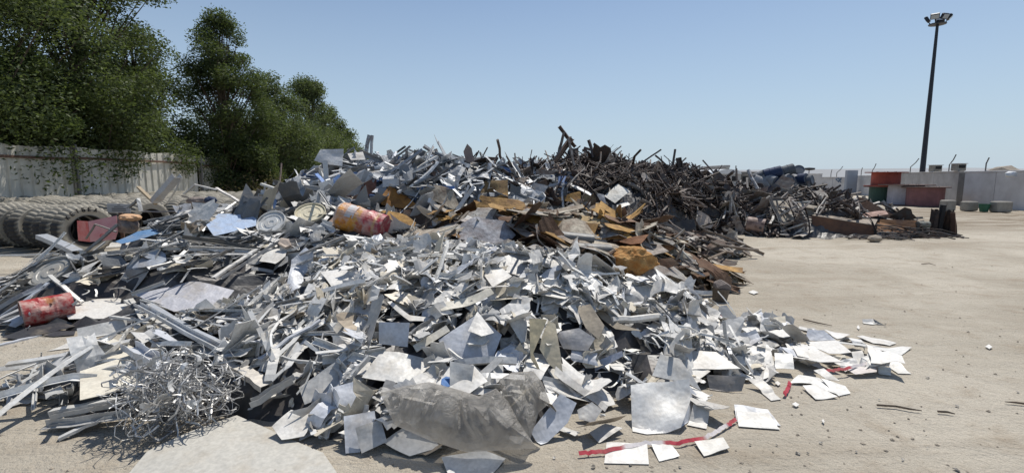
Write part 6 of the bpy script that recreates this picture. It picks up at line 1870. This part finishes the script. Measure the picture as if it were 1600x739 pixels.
# right heap
right_col = lambda _: tone((.38, .37, .35, .1), .25) if rng.random() < .33 else tone((.07, .065, .065, .1), .4)
throw_bars(1500, (9.2, 17.2, 3.7, 3.1), (.3, 1.5), (.014, .08), ['round', 'box', 'L', 'N', 'round'], 'iron_bar', right_col, 'iron', None, .3, zoff=(-.10, .12), bend=.22, clip=lambda x, y: y < 18.8, t=.004, res=4)
throw_sheets(210, (9.2, 17.2, 3.7, 3.1), (.2, .6), 'iron_plate', lambda _: tone((.12, .11, .105, .1), .5) if rng.random() < .7 else tone((.40, .37, .32, 0), .2), .6, zoff=(-.08, .14), thick=.012, cluster=(1, 2), clip=lambda x, y: y < 18.8, mat='iron', res=4)
throw_bars(420, (11.6, 17.8, 2.9, 2.3), (.3, 1.2), (.03, .12), ['round', 'box', 'L'], 'iron_bar', right_col, 'iron', None, .35, zoff=(-.08, .16), bend=.25, t=.004, res=4)
throw_sheets(170, (11.6, 17.8, 2.9, 2.3), (.15, .45), 'iron_plate', lambda _: tone((.10, .095, .09, .1), .5) if rng.random() < .75 else tone((.42, .40, .36, 0), .2), .7, forms=[('crumple', .6), ('curl', .4)], zoff=(-.08, .16), thick=.012, cluster=(1, 2), mat='iron', res=4)
throw_bars(260, (10.9, 14.9, 2.6, .95), (.5, 1.9), (.018, .035), ['round'], 'iron_bar', lambda _: tone((.05, .05, .052, .2), .4), 'iron', lambda x, y: rng.normal(-.05, .3), .05, zoff=(-.22, -.05), bend=.25, clip=lambda x, y: x > 10.4, res=5)
throw_bars(300, (13.0, 23.0, 4.2, 3.0), (.5, 1.5), (.04, .12), ['round', 'box', 'L'], 'iron_bar', right_col, 'iron', None, .4, zoff=(-.05, .2), bend=.2, t=.004, res=3)

# foil scraps and offcuts littering the sand around the heaps
def litter():
    s = MB()
    for k in range(190):
        if rng.random() < .62:
            u, v = rng.uniform(0, 1600), rng.uniform(470, 739)
            p = ground(u, v)
        else:
            p = np.array([rng.uniform(-6, 14), rng.uniform(4, 14), 0])
        if H(p[0], p[1]) > .03: continue
        w = rng.uniform(.006, .024)
        V, Fc = sheet_geo(w, w * rng.uniform(.5, 1.5), rng, 'crumple', 3, 3, .002)
        g = rng.choice([.5, .3, .2, .12, .08])
        s.add(V @ frame_from(jitter_dir(np.array([0, 0, 1.0]), .2), rng.random() * 6).T + p + [0, 0, .012], Fc, (g, g * .95, g * .86, .05))
    o = s.build('litter', M['sheet']); tag(o, 'tiny flakes and crumbs strewn over the sand', 'litter', None, 'stuff')
    s = MB(); 
    for k in range(520):
        p = ground(rng.uniform(-50, 1650), 330 + 409 * rng.random() ** .8)
        if H(p[0], p[1]) > .02: continue
        r0 = rng.uniform(.004, .014) * (1 + .04 * p[1])
        V = np.array([[1, 0, 0], [-1, 0, 0], [0, 1, 0], [0, -1, 0], [0, 0, .7], [0, 0, -.7]]) * r0 * rng.uniform(.6, 1.2, size=(6, 3))
        V = V @ np.array(Matrix.Rotation(rng.random() * 6, 3, 'Z')).T
        s.add(V + p + [0, 0, r0 * .3], [[0, 2, 4], [2, 1, 4], [1, 3, 4], [3, 0, 4], [2, 0, 5], [1, 2, 5], [3, 1, 5], [0, 3, 5]])
    o = s.build('gravel', M['stone']); tag(o, 'small stones scattered across the sandy yard', 'gravel', None, 'stuff')
litter()

# ------------------------------------------------------------------ which pieces does the view show largest?
for i, p in enumerate(PIECES): remember(p['V'], p['F'], i)
tree_ = BVHTree.FromPolygons([tuple(v) for v in np.concatenate(BV)], BF)
npx = np.zeros(len(PIECES)); su = np.zeros(len(PIECES)); sv = np.zeros(len(PIECES))
o0 = Vector(C0)
STEP = 2.6
FIXN = {}
for v in np.arange(195, 739, STEP):
    for u in np.arange(0, 1600, STEP):
        r = tree_.ray_cast(o0, Vector(ray(u, v)).normalized())
        if r[2] is not None:
            w = BOWN[r[2]]
            if isinstance(w, str): FIXN[w] = FIXN.get(w, 0) + 1
            else: npx[w] += 1; su[w] += u; sv[w] += v
for w in sorted({w for w in BOWN if isinstance(w, str) and w != 'fixed'}):
    if FIXN.get(w, 0) < 2 and w[2:] in HERO_OBJ: bpy.data.objects.remove(HERO_OBJ.pop(w[2:]))     # the photo shows nothing of these
print('PIECES', len(PIECES), 'seen', int((npx > 0).sum()))

LM = {'the film bag': (720, 650), 'the strip tangle': (290, 620), 'the red drum': (76, 486), 'the orange drum': (566, 347), 'the two drum lids': (455, 342), 'the yellow foam lump': (983, 408), 'the stained plate pair': (853, 545),
      'the biggest curved sheet': (1040, 625), 'the tied bundle': (1183, 652), 'the bluish folded sheet': (733, 530), 'the ladder like pair': (392, 395), 'the blue sheet': (362, 350), 'the red box': (150, 357), 'the reddish brown board': (566, 297),
      'the upright white panel': (515, 246), 'the crossing beams': (885, 228), 'the steel hoop': (976, 300), 'the shield shaped plate': (1098, 344), 'the barrels': (1218, 277), 'the rusty trough': (1318, 355), 'the pipe stub': (1181, 352),
      'the burnt drum stump': (1479, 348), 'the lavender square plate': (615, 522), 'the white crumpled sheet': (1020, 452), 'the cream curled sheet': (728, 470), 'the slanting channels': (270, 508), 'the lavender film sheet': (470, 428),
      'the framed panel': (1226, 332), 'the long orange sweep': (795, 333), 'the thick orange slab': (870, 350), 'the curved dark pipe': (1015, 248), 'the two upright bars': (578, 230), 'the brown ragged panel': (733, 240), 'the grey rolls': (890, 380),
      'the red tape': (1345, 570), 'the dull lavender sheet': (290, 462), 'the small bucket': (1124, 458), 'the tall grey channel': (264, 298), 'the pale sloping beam': (1075, 342), 'the pale bent pipe': (1260, 316)}
LMN = list(LM); LMP = np.array([LM[k] for k in LMN], float)
def place_words(u, v):
    d = LMP - np.array([u, v]); q = np.hypot(d[:, 0], d[:, 1] * 1.3); k = int(np.argmin(q))
    dx, dy = u - LMP[k, 0], v - LMP[k, 1]
    if q[k] < 16: w = 'right beside'
    else:
        a = math.degrees(math.atan2(-dy, dx)) % 360
        w = ['right of', 'above right of', 'above', 'above left of', 'left of', 'below left of', 'below', 'below right of'][int((a + 22.5) // 45) % 8]
    dist = ''
    return (dist + ' ' + w + ' ' + LMN[k]).strip()
def tone_word(c, mat):
    r, g, b = c[:3]; L = (r + g + b) / 3
    if r > 1.9 * b and r > .3: return 'orange'
    if b > 1.5 * r: return 'blue'
    if r > 1.45 * b: return 'tan' if L > .3 else 'brown'
    if b > r * 1.12 and L > .4: return 'bluish'
    return 'white' if L > .69 else 'silver' if L > .56 else 'pale grey' if L > .42 else 'mid grey' if L > .28 else 'dark grey' if L > .13 else 'blackish'
FORM = {'flat': 'flat', 'fold': 'creased', 'fold2': 'twice creased', 'curl': 'curled', 'crumple': 'crumpled'}
KINDW = {'sheet_scrap': ('sheet scrap', 'scrap sheet', 'loose sheets of the near heap'), 'metal_strip': ('metal strip', 'metal strip', 'loose metal strips'), 'rusty_sheet': ('sheet', 'rusty sheet', 'rusty sheets of the middle heap'),
         'sheet_offcut': ('sheet offcut', 'sheet offcut', 'offcuts of the silver heap'), 'iron_bar': ('iron bar', 'iron bar', 'iron bars of the back heaps'), 'iron_plate': ('plate', 'iron plate', 'plates of the dark heaps')}
STUFFN = {'sheet_scrap': ('sheet_rubble', 'lesser sheet scrap filling the gaps of the near heap'), 'metal_strip': ('strip_rubble', 'lesser metal strips filling gaps between larger ones'), 'rusty_sheet': ('rusty_rubble', 'lesser rusty flakes lying beneath the larger rusty sheets'),
          'sheet_offcut': ('offcut_rubble', 'lesser offcuts filling the silver heap'), 'iron_bar': ('bar_rubble', 'thin dark bars filling the back heaps'), 'iron_plate': ('plate_rubble', 'lesser dark plates deep in the back heaps')}
CAP = {'sheet_scrap': 240, 'metal_strip': 240, 'rusty_sheet': 230, 'sheet_offcut': 280, 'iron_bar': 285, 'iron_plate': 200}
MINPX = {'sheet_scrap': 6, 'metal_strip': 3, 'rusty_sheet': 3, 'sheet_offcut': 3, 'iron_bar': 2, 'iron_plate': 3}
SOLO = []
for kind in KINDW:
    ids = [i for i, p in enumerate(PIECES) if p['kind'] == kind]
    ids.sort(key=lambda i: -npx[i])
    big = [i for i in ids if npx[i] >= MINPX[kind]][:CAP[kind]]
    bs = set(big)
    rest = [i for i in ids if i not in bs]
    # labels
    med = np.percentile([PIECES[i]['info']['size'] for i in big], [25, 60, 88])
    rows_ = []
    for i in big:
        p = PIECES[i]; I = p['info']; u, v = su[i] / npx[i], sv[i] / npx[i]
        s_ = I['size']; sw = 'small' if s_ < med[0] else '' if s_ < med[1] else 'large' if s_ < med[2] else 'very large'
        if kind in ('metal_strip', 'iron_bar'):
            sw = {'small': 'short', '': 'mid length', 'large': 'long', 'very large': 'very long'}[sw]
            d = I['d']; pr_ = proj(np.stack([I['c'] - d * .1, I['c'] + d * .1])); dx, dy = pr_[1] - pr_[0]
            a = math.degrees(math.atan2(-dy, dx)) % 180
            fw = 'level' if a < 15 or a > 165 else 'rightward rising' if a < 65 else 'upright' if a < 115 else 'rightward falling'
            t = f"{sw} {fw} {tone_word(p['col'], 0)} {KINDW[kind][0]}"
        else:
            nz = abs(I['n'][2]); lw = 'lying' if nz > .9 else 'tilted' if nz > .6 else 'standing'
            nar = 'narrow ' if I['asp'] > 1.75 else ''
            t = f"{sw} {nar}{FORM[I['form']]} {tone_word(p['col'], 0)} {KINDW[kind][0]} {lw}"
        rows_.append([i, (t + ' ' + place_words(u, v)).strip(), u, v])
    by = {}
    for r in rows_: by.setdefault(r[1], []).append(r)
    for t, rs in by.items():
        if len(rs) == 1: continue
        horiz = np.ptp([r[2] for r in rs]) >= np.ptp([r[3] for r in rs])
        rs.sort(key=lambda r: r[2] if horiz else r[3])
        if len(rs) == 2: ws = ['the left one', 'the right one'] if horiz else ['the upper one', 'the lower one']
        else:
            ords = ['second', 'third', 'fourth', 'fifth', 'sixth', 'seventh', 'eighth']
            ws = (['leftmost'] + [o + ' from left' for o in ords[:len(rs) - 2]] + ['rightmost']) if horiz else (['topmost'] + [o + ' from top' for o in ords[:len(rs) - 2]] + ['lowest'])
        for r, w in zip(rs, ws): r[1] = r[1] + ', ' + w
    for i, lab, u, v in rows_:
        p = PIECES[i]
        if len(lab.split()) > 16: lab = lab.replace('mid length ', '').replace(' lying', '').replace(' scrap', '')
        if len(lab.split()) > 16: lab = lab.replace(' strip ', ' ', 1).replace('the ', '', 1)
        o = mk(kind, p['V'], p['F'], M[p['info']['mat']], col=p['col'])
        tag(o, lab, KINDW[kind][1], KINDW[kind][2])
        SOLO.append(o)
    s = {}
    for i in rest:
        p = PIECES[i]
        if npx[i] == 0 and rng.random() < .0: continue
        s.setdefault(p['info']['mat'], MB()).add(p['V'], p['F'], p['col'])
    mats = list(s)
    allm = MB(); 
    for mt in mats:
        V, Fc, C = s[mt].arr(); allm.V.append(V); allm.F += [[k + allm.n for k in f] for f in Fc]; allm.C.append(C); allm.n += len(V)
    if allm.n:
        o = allm.build(STUFFN[kind][0], M[mats[0]], loc=(0, 0, 0)); tag(o, STUFFN[kind][1], 'scrap', None, 'stuff')
    print(kind, len(ids), 'solo', len(big))
